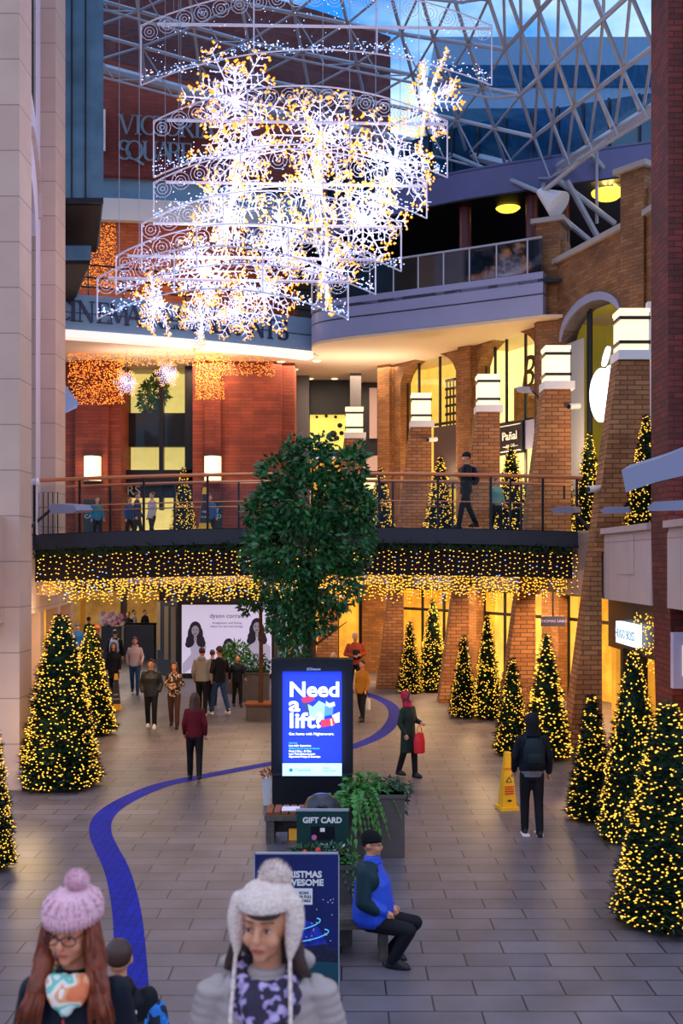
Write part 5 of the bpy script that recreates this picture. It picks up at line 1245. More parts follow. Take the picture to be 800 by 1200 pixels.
# amber net lights
def net(lab, region, yo, n, jit=.15, r=.022):
    random.seed(n); b = MB()
    for i in range(n):
        px = random.uniform(region[0], region[1]); py = random.uniform(region[2], region[3]); c = P(px, py, yo); c.y += random.uniform(-jit, jit)
        b.bulb(c, r*1.1, r)
    tag(b.build('net_lights', bulbo), lab, 'net lights', kind='stuff')
net('amber net lights draped over the terrace wall above the word CINEMA', (82, 136, 262, 338), 51.5, 1200, r=.016)
net('amber net lights over the top of the left red pillar', (80, 146, 402, 474), 52.8, 1500, .1, r=.017)
net('amber net lights over the top of the right red pillar', (229, 263, 413, 468), 52.8, 850, .1, r=.017)
net('scalloped amber net lights hanging across the top of the tall window', (140, 235, 403, 428), 52.3, 650, .2, r=.016)
net('thin amber net lights trailing right from the pillar under the soffit', (262, 322, 414, 440), 53.5, 420, .2, r=.015)
# ================================================================ PEOPLE
def I4(): return Matrix.Identity(4)
def hand(extra, palm_mb, wrist, dirv, up, s=1.0, curl=.5, M=None):
    d = Vector(dirv).normalized(); u = (Vector(up)-d*Vector(up).dot(d)).normalized(); sd = d.cross(u).normalized(); w = Vector(wrist)
    pc = w+d*.045*s
    palm_mb.limb([w, w+d*.04*s, w+d*.075*s], [.026*s, .034*s, .032*s], M, 8)
    for i, (o_, l_) in enumerate(((-.027, .062), (-.009, .074), (.010, .070), (.028, .055))):
        p0 = w+d*.07*s+sd*o_*s; p1 = p0+(d*(1-curl*.3)-u*curl*.5)*l_*.5*s; p2 = p1+(d*(.8-curl)-u*(.2+curl))*l_*.5*s
        extra.limb([p0-d*.02*s, p0, p1, p2], [.0095*s, .0095*s, .009*s, .0075*s], M, 6)
    p0 = w+d*.02*s-sd*.03*s; p1 = p0+(d*.7-sd*.7).normalized()*.035*s; p2 = p1+(d-u*.4).normalized()*.03*s
    extra.limb([p0, p1, p2], [.013*s, .011*s, .009*s], M, 6)
def person(label, loc, face, h=1.7, top=None, hem=.82, topname='jacket', legs=None, shoes=None, hair=('short', hbrown), hat=None, hood=None, arms='down', stride=.12, sk=None,
           bulk=1.0, sit=False, yaw=0, pitch=0, cat='person', vox=.016, detail=False, group=None, skirt=False, collar=None):
    s = h/1.75; t = thing('person', label, cat, loc, face, group); sk = sk or skin; top = top or mat('black_cloth', '#16161c', .7); legs = legs or mat('black_trousers', '#15151b', .7); shoes = shoes or dark
    S_ = Matrix.Scale(s, 4)
    hs_ = 1.1 if detail else 1.0
    H = S_ @ Matrix.Translation((0, 0, 1.5)) @ Matrix.Scale(hs_, 4) @ Matrix.Rotation(yaw, 4, 'Z') @ Matrix.Rotation(pitch, 4, 'X') @ Matrix.Translation((0, 0, -1.5))
    dz = -.46 if sit else 0
    D = S_ @ Matrix.Translation((0, 0, dz)); H = Matrix.Translation((0, 0, dz*s)) @ H
    hz = .90
    # ---- joints
    if sit: LG = [[(sx_*.09, 0, hz), (sx_*.13, -.42, hz-.05), (sx_*.12, -.20+.05*sx_, .54)] for sx_ in (-1, 1)]
    else: LG = [[(sx_*.085, 0, hz), (sx_*.095, -sx_*stride*.6-.02, .49+.02*(stride > .1)), (sx_*.095, -sx_*stride*1.25+.03, .09+(.05 if sx_ < 0 and stride > .1 else 0))] for sx_ in (-1, 1)]
    sh = [(sx_*.160*bulk, .01, 1.392) for sx_ in (-1, 1)]
    AR = {'down': [[(-.220*bulk, .05, 1.13), (-.225*bulk, -.02, .90)], [(.220*bulk, .0, 1.13), (.215*bulk, -.12, .91)]],
          'swing': [[(-.235*bulk, .08, 1.14), (-.22*bulk, .10, .93)], [(.235*bulk, -.04, 1.14), (.21*bulk, -.22, .99)]],
          'front': [[(-.24*bulk, .03, 1.14), (-.08, -.20, 1.10)], [(.24*bulk, .03, 1.14), (.08, -.22, 1.13)]],
          'pockets': [[(-.225*bulk, .06, 1.13), (-.19*bulk, -.07, .94)], [(.225*bulk, .06, 1.13), (.19*bulk, -.07, .94)]],
          'carry': [[(-.235*bulk, .03, 1.13), (-.22*bulk, -.10, .92)], [(.25*bulk, .02, 1.15), (.13*bulk, -.22, 1.12)]],
          'sit': [[(-.24*bulk, .01, 1.13), (-.12, -.17, 1.0)], [(.24*bulk, .01, 1.13), (.12, -.17, 1.0)]]}[arms]
    # ---- body (one continuous skin mesh: head, neck, trunk, arms, hands, legs)
    b = MB(); ex = MB()
    b.loft([(0, 0, .86, .12, .09), (0, 0, .95, .14, .1), (0, 0, 1.1, .12, .085), (0, 0, 1.3, .15, .095), (0, .01, 1.42, .13, .07), (0, .01, 1.46, .06, .05)], D)
    b.limb([(0, .02, 1.44), (0, .0, 1.58)], [.056, .052], D)
    b.ell((0, .012, 1.655), (.076, .096, .098), H, 16, 12); b.ell((0, -.022, 1.59), (.056, .066, .066), H, 14, 10); b.ell((0, -.068, 1.548), (.024, .02, .02), H)
    b.limb([(0, -.080, 1.655), (0, -.100, 1.622), (0, -.104, 1.612)], [.009, .013, .015], H, 8)
    for sx_ in (-1, 1): b.ell((sx_*.034, -.060, 1.602), (.028, .026, .026), H); b.ell((sx_*.08, .015, 1.63), (.012, .022, .032), H)
    b.ell((0, -.078, 1.672), (.048, .014, .012), H); b.ell((0, -.086, 1.578), (.024, .012, .012), H)
    for i, (sx_, L3) in enumerate(zip((-1, 1), LG)): b.limb(L3+[(L3[2][0], L3[2][1]-.10, L3[2][2]-.04)], [.075, .055, .038, .03], D if not sit else D)
    for i in (0, 1):
        b.limb([sh[i]]+AR[i], [.045, .036, .026], D)
        dv = Vector(AR[i][1])-Vector(AR[i][0]); dn = dv.normalized()
        if arms == 'pockets': continue
        up = Vector((1 if i == 0 else -1, 0, 0)) if abs(dn.z) > .6 else Vector((0, 0, 1))
        hand(ex, b, Vector(AR[i][1]), dn, up, 1.0, .6, D)
    blob(b, 'body', sk, t, vox if not detail else .0075, 3, ex)
    # ---- face
    e = MB(); ir = MB(); br_ = MB(); lp_ = MB()
    for sx_ in (-1, 1):
        e.ell((sx_*.031, -.0805, 1.641), (.0125, .008, .0050), H, 10, 7); ir.ell((sx_*.031, -.0880, 1.641), (.0062, .003, .0050), H, 8, 6)
        for k in range(5): br_.ell((sx_*(.017+.008*k), -.0895+.0016*k*k*.6, 1.668+(.002, .0035, .004, .003, 0)[k]), (.0065, .004, .0022), H, 6, 5)
    for sx_ in (-1, 1): br_.ell((sx_*.031, -.0845, 1.6468), (.0150, .006, .0022), H, 8, 5)
    for xq in (-.014, -.005, .005, .014): lp_.ell((xq, -.0965+abs(xq)*.25, 1.578+(.001 if abs(xq) < .01 else 0)), (.0095, .0055, .0062), H, 8, 6)
    e.build('eyes', eyew, t, True, local=True); ir.build('irises', iris, t, True, local=True); lp_.build('lips', lipm, t, True, local=True)
    br_.build('eyebrows', hair[1] if hair else hbrown, t, True, local=True)
    # ---- clothes
    j = MB(); B_ = bulk
    if sit: rows = [(0, -.01, .84, .17*B_, .17), (0, -.01, .90, .20*B_, .21), (0, -.01, 1.0, .20*B_, .21), (0, -.01, 1.13, .19*B_, .195), (0, -.01, 1.27, .185*B_, .175)]
    else: rows = [(0, 0, hem, .165*B_*(1.12 if hem < .75 else 1), .125*(1.15 if hem < .75 else 1)), (0, 0, max(hem+.04, .93), .17*B_, .13)]
    if not sit: rows += [(0, 0, 1.12, .158*B_, .125), (0, -.005, 1.28, .185*B_, .135)]
    rows += [(0, .01, 1.38, .178*B_, .115), (0, .015, 1.44, .125, .09), (0, .01, 1.49, .068, .066)]
    j.loft(rows, D)
    for i in (0, 1):
        q = Vector(AR[i][1]); q = q+(Vector(AR[i][0])-q).normalized()*.02; j.limb([sh[i], AR[i][0], q], [.058*B_, .053*B_, .043*B_], D)
    o = blob(j, topname, top, t, vox*.9 if not detail else .010, 3); o['label'] = topname.replace('_', ' ')
    tr_ = MB()
    tr_.loft([(0, 0, .80 if not sit else .86, .13, .10), (0, 0, .98, .15, .115), (0, 0, 1.02, .14, .11)], D)
    for L3 in LG: tr_.limb([(L3[0][0], L3[0][1], L3[0][2]-.02), L3[1], (L3[2][0], L3[2][1], L3[2][2]+.0)], [.100, .072, .058], D)
    blob(tr_, 'trousers', legs, t, vox, 3)
    for L3 in LG:
        f = MB(); x_, y_, z_ = L3[2]; zf = z_-.05
        f.loft([(x_, y_-.05, zf-.04, .045, .13), (x_, y_-.05, zf-.015, .048, .135), (x_, y_-.045, zf+.02, .043, .12), (x_, y_-.01, zf+.06, .036, .06), (x_, y_+.0, zf+.10, .038, .045)], D)
        f.build('shoe', shoes, t, True, local=True)
    # ---- hair, hats, hoods
    if hair:
        k, hm_ = hair; q = MB()
        q.ell((0, .028, 1.678), (.086, .098, .095), H, 16, 12)
        if k in ('long', 'bob', 'vlong'):
            zb_ = {'bob': 1.50, 'long': 1.38, 'vlong': 1.27}[k]
            q.loft([(0, .075, zb_, .06, .02), (0, .075, zb_+.08, .10, .035), (0, .06, 1.55, .10, .055), (0, .045, 1.68, .088, .08)], H)
            for sx_ in (-1, 1): q.limb([(sx_*.078, -.01, 1.68), (sx_*.088, -.015, 1.58), (sx_*.095, -.03, zb_+.05)], [.022, .028, .018], H, 8)
        blob(q, 'hair', hm_, t, .014 if not detail else .009, 2)
    if hat:
        q = MB(); q.loft([(0, .012, 1.676, .089, .106), (0, .014, 1.70, .090, .108), (0, .016, 1.735, .080, .095), (0, .018, 1.765, .055, .066), (0, .018, 1.782, .02, .026)], H, 20)
        q.build('beanie', hat, t, True, local=True)
        q = MB(); q.loft([(0, .010, 1.668, .092, .109), (0, .010, 1.700, .094, .112), (0, .010, 1.704, .088, .105)], H, 20); q.build('beanie_cuff', hat, t, True, local=True)
    if hood == 'up':
        q = MB(); q.ell((0, .035, 1.66), (.108, .115, .135), H, 16, 12); q.loft([(0, .03, 1.44, .13, .10), (0, .035, 1.52, .10, .10), (0, .04, 1.6, .10, .10)], H); blob(q, 'hood', top, t, .014, 2)
    elif hood:
        q = MB(); q.ell((0, .085, 1.47), (.115, .07, .075), D, 14, 10); q.ell((0, .05, 1.50), (.10, .09, .04), D); blob(q, 'hood', top, t, .014, 2)
    t['_s'] = s
    return t, D, H, S_, AR
def fin(t): del t['_s']
def backpack(t, D, m_, w=.15, side=1):
    q = MB(); q.loft([(0, .2*side, 1.02, w*.8, .06), (0, .205*side, 1.06, w, .075), (0, .2*side, 1.30, w, .075), (0, .19*side, 1.41, w*.75, .06), (0, .18*side, 1.44, w*.3, .03)], D, 16); o = q.build('backpack', m_, t, True, local=True)
    q = MB(); q.loft([(0, .265*side, 1.07, w*.7, .02), (0, .275*side, 1.1, w*.75, .025), (0, .275*side, 1.2, w*.75, .025), (0, .265*side, 1.23, w*.7, .02)], D, 12); q.build('pocket', m_, o, True, local=True)
    for sx_ in (-1, 1): q = MB(); q.limb([(sx_*.10, .15*side, 1.40), (sx_*.11, 0, 1.475), (sx_*.115, -.12*side, 1.38), (sx_*.13, -.12*side, 1.2), (sx_*.15, .1*side, 1.08)], [.014]*5, D, 6); q.build('strap', m_, o, True, local=True)
def bag(name, lab, cat, loc, w, h, d, m_, hm, rz=0):
    t = thing(name, lab, cat, loc, rz)
    b = MB(); b.loft([(0, 0, 0, w*.42, d*.4), (0, 0, .02, w*.5, d*.5), (0, 0, h*.6, w*.52, d*.5), (0, 0, h, w*.42, d*.25)], n=12); b.build('bag_body', m_, t, False)
    b = MB(); b.path([(w*.25*math.cos(a), 0, h-.02+.16*math.sin(a)) for a in [math.pi*i/8 for i in range(9)]], .008, n=5); b.build('handle', hm, t)
black = mat('black_cloth', '#16161c', .7); navyc = mat('dark_navy_cloth', '#10131f', .6); jeans = mat('blue_jeans', '#2a4468', .8, var=.2, vs=12)
def at(px, py, h=None): return FL(px, py)
def H_(px, pyf, pyh): return (pyf-pyh)/((pyf-HZ)/4.1)
plaid = pal('plaid_fleece', ['#2c1a14', '#6a4430', '#d8c4a8', '#4a2c20'], 13)
r = person('person walking away in a dark maroon jacket with long brown hair', at(228, 914), math.pi+.1, 1.63, mat('maroon_jacket', '#5c0f1c', .7), .86, 'jacket', mat('black_leggings', '#120f14', .6), dark, ('vlong', hdark), stride=.11, bulk=.97); fin(r[0])
r = person('person in a black puffer jacket and black trousers walking beside the one in plaid', at(177, 853), .05, 1.68, mat('black_puffer', '#18191e', .5), .80, 'puffer_jacket', black, white, ('short', hblack), stride=.09, bulk=1.15, arms='pockets'); fin(r[0])
r = person('person in a brown and cream plaid fleece and brown trousers with long dark hair', at(204, 853), 0, 1.62, plaid, .84, 'plaid_fleece', mat('brown_trousers', '#4a3028', .8), dark, ('long', hdark), stride=.11, arms='front'); fin(r[0])
r = person('person in a pale pink hoodie and blue jeans walking toward the camera', at(158, 813), .1, 1.74, mat('pale_pink_hoodie', '#c8a8a0', .8), .86, 'hoodie', jeans, dark, ('short', hbrown), stride=.16, hood='down', arms='swing', bulk=1.05); fin(r[0])
r = person('person in a long black coat with dark hair just behind the dark printed cone', at(133, 818), 0, 1.66, black, .62, 'coat', black, dark, ('long', hdark), stride=.11); fin(r[0])
r = person('person in a pale grey hoodie seen from behind', at(237, 838), math.pi-.1, 1.8, mat('grey_hoodie', '#9c9690', .8), .88, 'hoodie', black, white, ('short', hbrown), stride=.1, hood='down', bulk=1.1, arms='down'); fin(r[0])
r = person('person in a black jacket, grey beanie and blue jeans beside the grey hoodie', at(257, 838), math.pi+.7, 1.82, navyc, .84, 'jacket', jeans, white, ('short', hbrown), hat=mat('grey_beanie', '#4a4850', .9), stride=.2, arms='front', bulk=1.08); fin(r[0])
r = person('smaller person in tan and black partly hidden behind the grey hoodie', at(249, 828), math.pi, 1.6, pal('tan_black_jacket', ['#1c1a1c', '#a08458', '#b89868'], 5), .86, 'jacket', black, dark, ('short', hbrown), stride=.11); fin(r[0])
r = person('child in dark clothes walking right of the group by the hair poster', at(278, 828), .3, 1.45, navyc, .80, 'jacket', black, dark, ('short', hbrown), stride=.1, arms='swing', bulk=1.1); fin(r[0])
# woman with the red bag
scarf = mat('pink_red_scarf', '#c02848', .8, var=.4, vs=20)
loc = at(478, 911)
r = person('person in a long dark green coat and bright pink headscarf carrying a red bag', loc, .9, 1.62, mat('dark_green_coat', '#22302a', .7), .52, 'long_coat', black, dark, ('bob', hdark), stride=.11, bulk=1.08, arms='carry', yaw=.5)
q = MB(); q.ell((0, .05, 1.668), (.10, .108, .115), r[2], 16, 12); q.loft([(0, .01, 1.45, .12, .10), (0, .02, 1.50, .11, .10), (0, .03, 1.6, .095, .095)], r[2]); blob(q, 'headscarf', scarf, r[0], .014, 2); fin(r[0])
bag('red_shopping_bag', 'bright red shopping bag held by the person in the green coat', 'bag', loc+Vector((.20, -.22, .50)), .24, .38, .14, mat('bright_red_bag', '#d8182c', .5), mat('bright_red_bag', ''), .6)
# hooded walker
r = person('person in a black hooded jacket with a backpack walking away beside the yellow cone', at(623, 978), math.pi, 1.80, mat('black_hoodie', '#13151f', .7), .93, 'hooded_jacket', mat('black_joggers', '#14141c', .7), dark, None, hood='up', stride=.06, bulk=1.12)
q = MB(); q.loft([(0, 0, .86, .168, .125), (0, 0, .95, .175, .13)], r[1]); q.build('grey_shirt_hem', mat('grey_shirt', '#6c6a74', .8), r[0], local=True)
for sx_ in (-1, 1): q = MB(); q.box(sx_*.1-.05, sx_*.1+.05, -.12, .12, 0, .022, r[3]); q.build('white_sole', white, r[0], local=True)
backpack(r[0], r[1], mat('dark_teal_backpack', '#14222a', .6), .15); fin(r[0])
# man on the bridge
X = (546-400)*25.0/F
r = person('person in black with a navy rucksack walking left across the footbridge', Vector((X, 25.0, zb(X))), -R(75), 1.78, mat('black_coat', '#14151c', .7), .82, 'jacket', black, dark, ('short', hblack), hat=black, stride=.2, bulk=1.08, arms='swing')
backpack(r[0], r[1], mat('navy_rucksack', '#1a2044', .6), .14); fin(r[0])
X = (582-400)*26.2/F
r = person('small person in pale teal partly hidden by the bridge handrail', Vector((X, 26.2, zb(X))), .4, 1.3, mat('pale_teal', '#6a9a94', .8), .84, 'jacket', black, dark, ('short', hdark), stride=.11); fin(r[0])
for px, Y, h, c_, lab, fc in ((152, 37, 1.6, '#2a4a80', 'person in a blue jacket upstairs in front of the dark shop front', 1.0), (161, 36.6, 1.72, '#1c2c58', 'person in dark blue upstairs left of the caution cone, walking right', 1.5), (178, 36.2, 1.7, '#b0a8a8', 'person in pale grey upstairs between two people and the lit tree', -.8),
                             (246, 36, 1.6, '#3a5a9a', 'person in bright blue upstairs beside the right GIFT CARD board', .3), (114, 35.6, 1.5, '#1c6a8a', 'person in teal upstairs near the left GIFT CARD board', .5)):
    X = (px-400)*Y/F
    r = person(lab, Vector((X, Y, ZU)), fc, h, mat('cloth_'+c_[1:], c_, .8), .84, 'jacket', black, dark, ('short', hbrown), stride=.12); fin(r[0])
# right behind the totem
r = person('person in a rust red jacket with a front pouch, behind the totem at right', at(416, 812), .2, 1.86, mat('rust_jacket', '#a04028', .7), .84, 'jacket', navyc, dark, ('short', hblond), stride=.11, bulk=1.2, arms='front')
q = MB(); q.loft([(0, -.17, 1.0, .12, .05), (0, -.18, 1.1, .13, .06), (0, -.17, 1.28, .10, .05)], r[1]); q.build('dark_pouch', black, r[0], True, local=True); fin(r[0])
r = person('person with pale blonde hair in black just above the totem, left of the rust jacket', at(391, 835), .1, 1.62, black, .7, 'coat', black, dark, ('bob', hblond), stride=.11)
fin(r[0])
loc = at(424, 845)
r = person('person in a mustard jacket mostly hidden behind the totem right edge', loc, -.6, 1.55, mat('mustard_jacket', '#b07420', .7), .8, 'jacket', black, dark, ('short', hbrown), stride=.11); fin(r[0])
bag('white_shopping_bag', 'small white shopping bag beside the person in mustard', 'bag', at(428, 842)+Vector((.05, -.15, .25)), .16, .3, .1, white, dark)
r = person('person in a dusky pink coat walking behind the small fir in the right-hand row', at(590, 838), -1.2, 1.15, mat('dusky_pink_coat', '#8a5a50', .8), .55, 'coat', black, dark, ('short', hbrown), stride=.11); fin(r[0])
r = person('person in black behind the leafy tree, right of the hair poster', at(340, 797), .8, 1.75, black, .75, 'coat', black, dark, ('short', hdark), stride=.1, arms='swing'); fin(r[0])
# far left passage
for px, yo, h, c_, hh, lab in ((91, 58, 1.75, '#2a5a9a', '#5a5a66', 'person in a blue top with a grey cap far back above the left tree'), (114, 54, 1.82, '#181820', '#d05018', 'person in black with a bright orange hat in the far left passage'),
                           (104, 66, 1.7, '#1c1a20', '#2a2020', 'person in dark clothes in shadow farthest left in the passage'), (157, 76, 1.7, '#b8a8a8', None, 'person in pale clothes near the dark barrier'), (150, 70, 1.8, '#141418', None, 'person in black standing by the dark barrier'), (170, 92, 1.7, '#1c1c22', None, 'dark distant person left of the kiosk roof')):
    yo = min(yo, 76)
    r = person(lab, Vector(((px-400)*yo/1800, yo*K, 0)), .2*px % 3, h, mat('cloth_'+c_[1:], c_, .8), .82, 'jacket', black, dark, ('short', hbrown), hat=mat('hat_'+hh[1:], hh, .8) if hh else None, stride=.08); fin(r[0])
r = person('person in black with a pale backpack in the far left passage', Vector(((135-400)*52/1800, 52*K, 0)), math.pi, 1.78, black, .8, 'jacket', black, dark, ('short', hdark), stride=.11, bulk=1.1)
backpack(r[0], r[1], mat('pale_blue_backpack', '#a8b4cc', .6), .16); fin(r[0])

# seated man
bl = pal('blue_jacket_fabric', ['#1848c0', '#1a50cc'], 3, .55)
blj = mat('royal_blue_jacket', '#1a4ac8', .5, bump=.4, bs=14)
r = person('person in a royal blue padded jacket and black beanie sitting on the bench facing right', Vector(((436-400)*15.7/1800-.0, 15.7*K+.05, 0)), R(72), 1.78, blj, .84, 'padded_jacket', mat('black_sitting_trousers', '#15151c', .7), dark, ('short', hblack), hat=mat('black_beanie', '#101014', .9), sit=True, arms='sit', bulk=1.2, sk=skin, vox=.013)
q = MB(); q.limb([(-.205, .01, 1.40), (-.285, .01, 1.13), (-.20, -.09, 1.04)], [.088, .078, .062], r[1]); q.ell((-.12, .02, 1.41), (.12, .125, .085), r[1]); q.ell((-.2, -.02, 1.33), (.08, .12, .12), r[1]); blob(q, 'dark_teal_sleeve', mat('dark_teal_sleeve', '#16303a', .6), r[0], .014, 3)
q = MB(); q.loft([(0, .0, 1.45, .10, .095), (0, .0, 1.50, .085, .085), (0, -.005, 1.53, .08, .08)], r[1]); blob(q, 'collar', blj, r[0], .012, 2)
q = MB()
for sx_ in (-1, 1): q.path([r[2] @ Vector((sx_*.031+.018*math.cos(a), -.103, 1.642+.013*math.sin(a))) for a in [i*math.pi/6 for i in range(12)]], .002, n=4, closed=True); q.tube(r[2] @ Vector((sx_*.05, -.1, 1.645)), r[2] @ Vector((sx_*.082, 0, 1.645)), .002, n=4)
q.build('glasses', dark, r[0], local=True); fin(r[0])

# boy between the two women
nf = mat('navy_black_jacket', '#0c1018', .6)
r = person('dark haired person seen from behind in a black and bright blue patterned jacket', Vector(((139-400)/188, F/188*1.0, 0)), math.pi+.15, 1.74, nf, .82, 'jacket', black, dark, ('short', hbrown), hood='down', stride=.11, bulk=1.12, vox=.012)
q = MB(); q.loft([(.0, .01, 1.06, .19, .145), (0, .01, 1.2, .205, .15), (0, .01, 1.27, .195, .145)], r[1])
q.limb([(.225, .025, 1.30), (.262, .03, 1.13)], [.076, .07], r[1]); q.limb([(-.225, .025, 1.30), (-.262, .03, 1.13)], [.076, .07], r[1])
blob(q, 'blue_camo_panel', pal('blue_camo', ['#0c1a30', '#1a6ac0', '#2a8ad8', '#0a1424'], 9), r[0], .012, 2)
lt = MATS['white_paint']; sc_ = r[3]
o = text('THE\nNORTH\nFACE', .026, lt, None, (0, 0, 0), 0, .001, 'RIGHT', name='chest_logo', off=.0006); o.data.transform(Matrix.Translation((-.07, .150, 1.345*.994)) @ Matrix.Rotation(math.pi, 4, 'Z') @ Matrix.Rotation(R(0), 4, 'X')); o.parent = r[0]
q = MB()
for rr in (.018, .026, .034): q.path([(-.118+rr*math.cos(a), .155, 1.33*.994+rr*math.sin(a)) for a in [math.pi/2*i/5 for i in range(6)]], .003, n=4)
q.build('logo_arcs', lt, r[0], local=True); fin(r[0])

# ---------------------------------------------------------------- the two women in front
def knit(name, c):
    m = bpy.data.materials.new(name); m.use_nodes = True; t = m.node_tree; b = t.nodes['Principled BSDF']; b.inputs['Roughness'].default_value = .9
    tcn = N(t, 'ShaderNodeTexCoord'); w = N(t, 'ShaderNodeTexVoronoi'); w.inputs['Scale'].default_value = 75
    t.links.new(tcn.outputs['Object'], w.inputs['Vector']); r_ = N(t, 'ShaderNodeValToRGB'); c_ = lin(c)
    r_.color_ramp.elements[0].color = c_; r_.color_ramp.elements[1].color = tuple(x*.72 for x in c_[:3])+(1,); r_.color_ramp.elements[1].position = .9
    t.links.new(w.outputs['Distance'], r_.inputs[0]); t.links.new(r_.outputs[0], b.inputs['Base Color'])
    bu = N(t, 'ShaderNodeBump', invert=True); bu.inputs['Strength'].default_value = .7; bu.inputs['Distance'].default_value = .006
    t.links.new(w.outputs['Distance'], bu.inputs['Height']); t.links.new(bu.outputs[0], b.inputs['Normal']); return m
def pompom(c, r_, m_, M, parent):
    q = MB(); random.seed(2); q.ell(c, r_*.86, M, 14, 10)
    for i in range(900):
        d = Vector((random.gauss(0, 1), random.gauss(0, 1), random.gauss(0, 1))).normalized(); w = d.orthogonal().normalized()*.0025; c_ = Vector(c)
        q.add([c_+d*r_*.7-w, c_+d*r_*.7+w, c_+d*r_*random.uniform(1, 1.12)], [(0, 1, 2)], M)
    q.build('pompom', m_, parent, local=True)
FZ = 1.155
# pink hat
s = 305; loc = Vector(((87-400)/s, F/s, FZ-.02)); hp = 1.655
yaw = R(-12); pit = R(7)
coat = mat('dark_navy_puffer', '#0e1424', .6, bump=.3, bs=9)
r = person('person in a pink bobble hat and glasses with long auburn hair and a pastel scarf', loc, 0, hp, coat, .78, 'navy_coat', black, dark, None, stride=.1, bulk=1.04, yaw=yaw, pitch=pit, sk=skinr, detail=True)
t, D, H = r[0], r[1], r[2]
pk = knit('pink_knit', '#f0bccb')
q = MB(); q.loft([(0, .012, 1.672, .098, .116), (0, .014, 1.70, .104, .122), (0, .018, 1.73, .098, .115), (0, .022, 1.755, .082, .094), (0, .024, 1.773, .052, .058), (0, .024, 1.78, .015, .018)], H, 28)
for i in range(14):                                # cable ribs
    a = 2*math.pi*i/14; q.limb([(.1*math.cos(a)*k, .016+.118*math.sin(a)*k, z) for k, z in ((1.0, 1.70), (1.0, 1.722), (.92, 1.745), (.70, 1.765))], [.010, .011, .011, .008], H, 6)
q.build('bobble_hat', pk, t, True, local=True)
q = MB(); q.loft([(0, .014, 1.672, .096, .114), (0, .014, 1.680, .103, .122), (0, .014, 1.705, .104, .123), (0, .014, 1.716, .098, .115)], H, 28)
for i in range(40): a = 2*math.pi*i/40; q.limb([(.102*math.cos(a), .014+.121*math.sin(a), 1.676), (.103*math.cos(a), .014+.122*math.sin(a), 1.710)], [.006, .006], H, 5)
q.build('hat_cuff', pk, t, True, local=True); pompom((.01, .04, 1.805), .046, pk, H, t)
q = MB(); q.loft([(0, .05, 1.40, .10, .05), (0, .055, 1.5, .105, .06), (0, .04, 1.62, .088, .08), (0, .03, 1.70, .085, .085)], H)
for sx_ in (-1, 1):
    q.limb([(sx_*.076, -.02, 1.67), (sx_*.088, -.03, 1.60), (sx_*.105, -.05, 1.53)], [.022, .028, .034], H, 8)
    q.limb([(sx_*.10, -.05, 1.53), (sx_*.125, -.09, 1.44), (sx_*.15, -.13, 1.36)], [.036, .042, .03], D, 8)
random.seed(12); hx = MB()
for sx_ in (-1, 1):
    for k in range(95):
        u = random.random(); v_ = random.random(); a0 = Vector((sx_*(.078+.02*u), -.045+.05*v_, 1.66)); a1 = Vector((sx_*(.08+.04*u), -.07+.05*v_, 1.54)); a2 = Vector((sx_*(.085+.07*u), -.135+.05*v_, 1.43)); a3 = Vector((sx_*(.095+.10*u), -.165+.03*v_, 1.30+.07*random.random()))
        hx.limb([H @ a0, H @ a1, D @ a2, D @ a3], [.005, .0065, .006, .002], None, 4)
hx.build('loose_hair_strands', hginger, t, True, local=True)
blob(q, 'long_auburn_hair', hginger, t, .007, 2)
q = MB()
for sx_ in (-1, 1):
    q.path([(sx_*.034+.029*math.cos(a), -.104+.004*abs(math.cos(a)), 1.640+.019*math.sin(a)*(1 if math.sin(a) < 0 else .85)) for a in [i*math.pi/9 for i in range(18)]], .0024, n=5, closed=True)
    q.tube((sx_*.058, -.10, 1.648), (sx_*.084, .0, 1.648), .0024, n=5)
q.tube((-.008, -.106, 1.645), (.008, -.106, 1.645), .0024, n=5)
q.v = [H @ v for v in q.v]; q.build('glasses', dark, t, local=True)
q = MB(); 
for i in range(20):
    a = 2*math.pi*i/20; b_ = 2*math.pi*(i+1)/20; fr_ = .5-.5*math.sin(a)
    q.limb([(.088*math.cos(x_)*1.05, -.008+.088*math.sin(x_), 1.475-.03*(.5-.5*math.sin(x_))) for x_ in (a, b_)], [.030, .030], D, 8)
for (x0_, x1_, z1_) in ((-.055, -.03, 1.40), (-.02, 0.0, 1.37), (.03, .01, 1.38), (.065, .05, 1.41)): q.limb([(x0_, -.105, 1.47), ((x0_+x1_)/2, -.138, 1.43), (x1_, -.145, z1_)], [.034, .032, .026], D, 8)
blob(q, 'pastel_scarf', pal('pastel_scarf_print', ['#e0764a', '#e8a070', '#ecdcd0', '#78c0ae', '#d8e4dc'], 11), t, .008, 2)
q = MB(); q.limb([(0, -.158, 1.36), (0, -.166, 1.28)], [.006, .006], D, 6); q.build('zip_line', dark2, t, local=True)
q = MB(); q.ell((0, -.176, 1.335), (.005, .004, .014), D); q.build('red_zip_pull', mat('zip_red', '#c8202c', .5), t, local=True); fin(t)
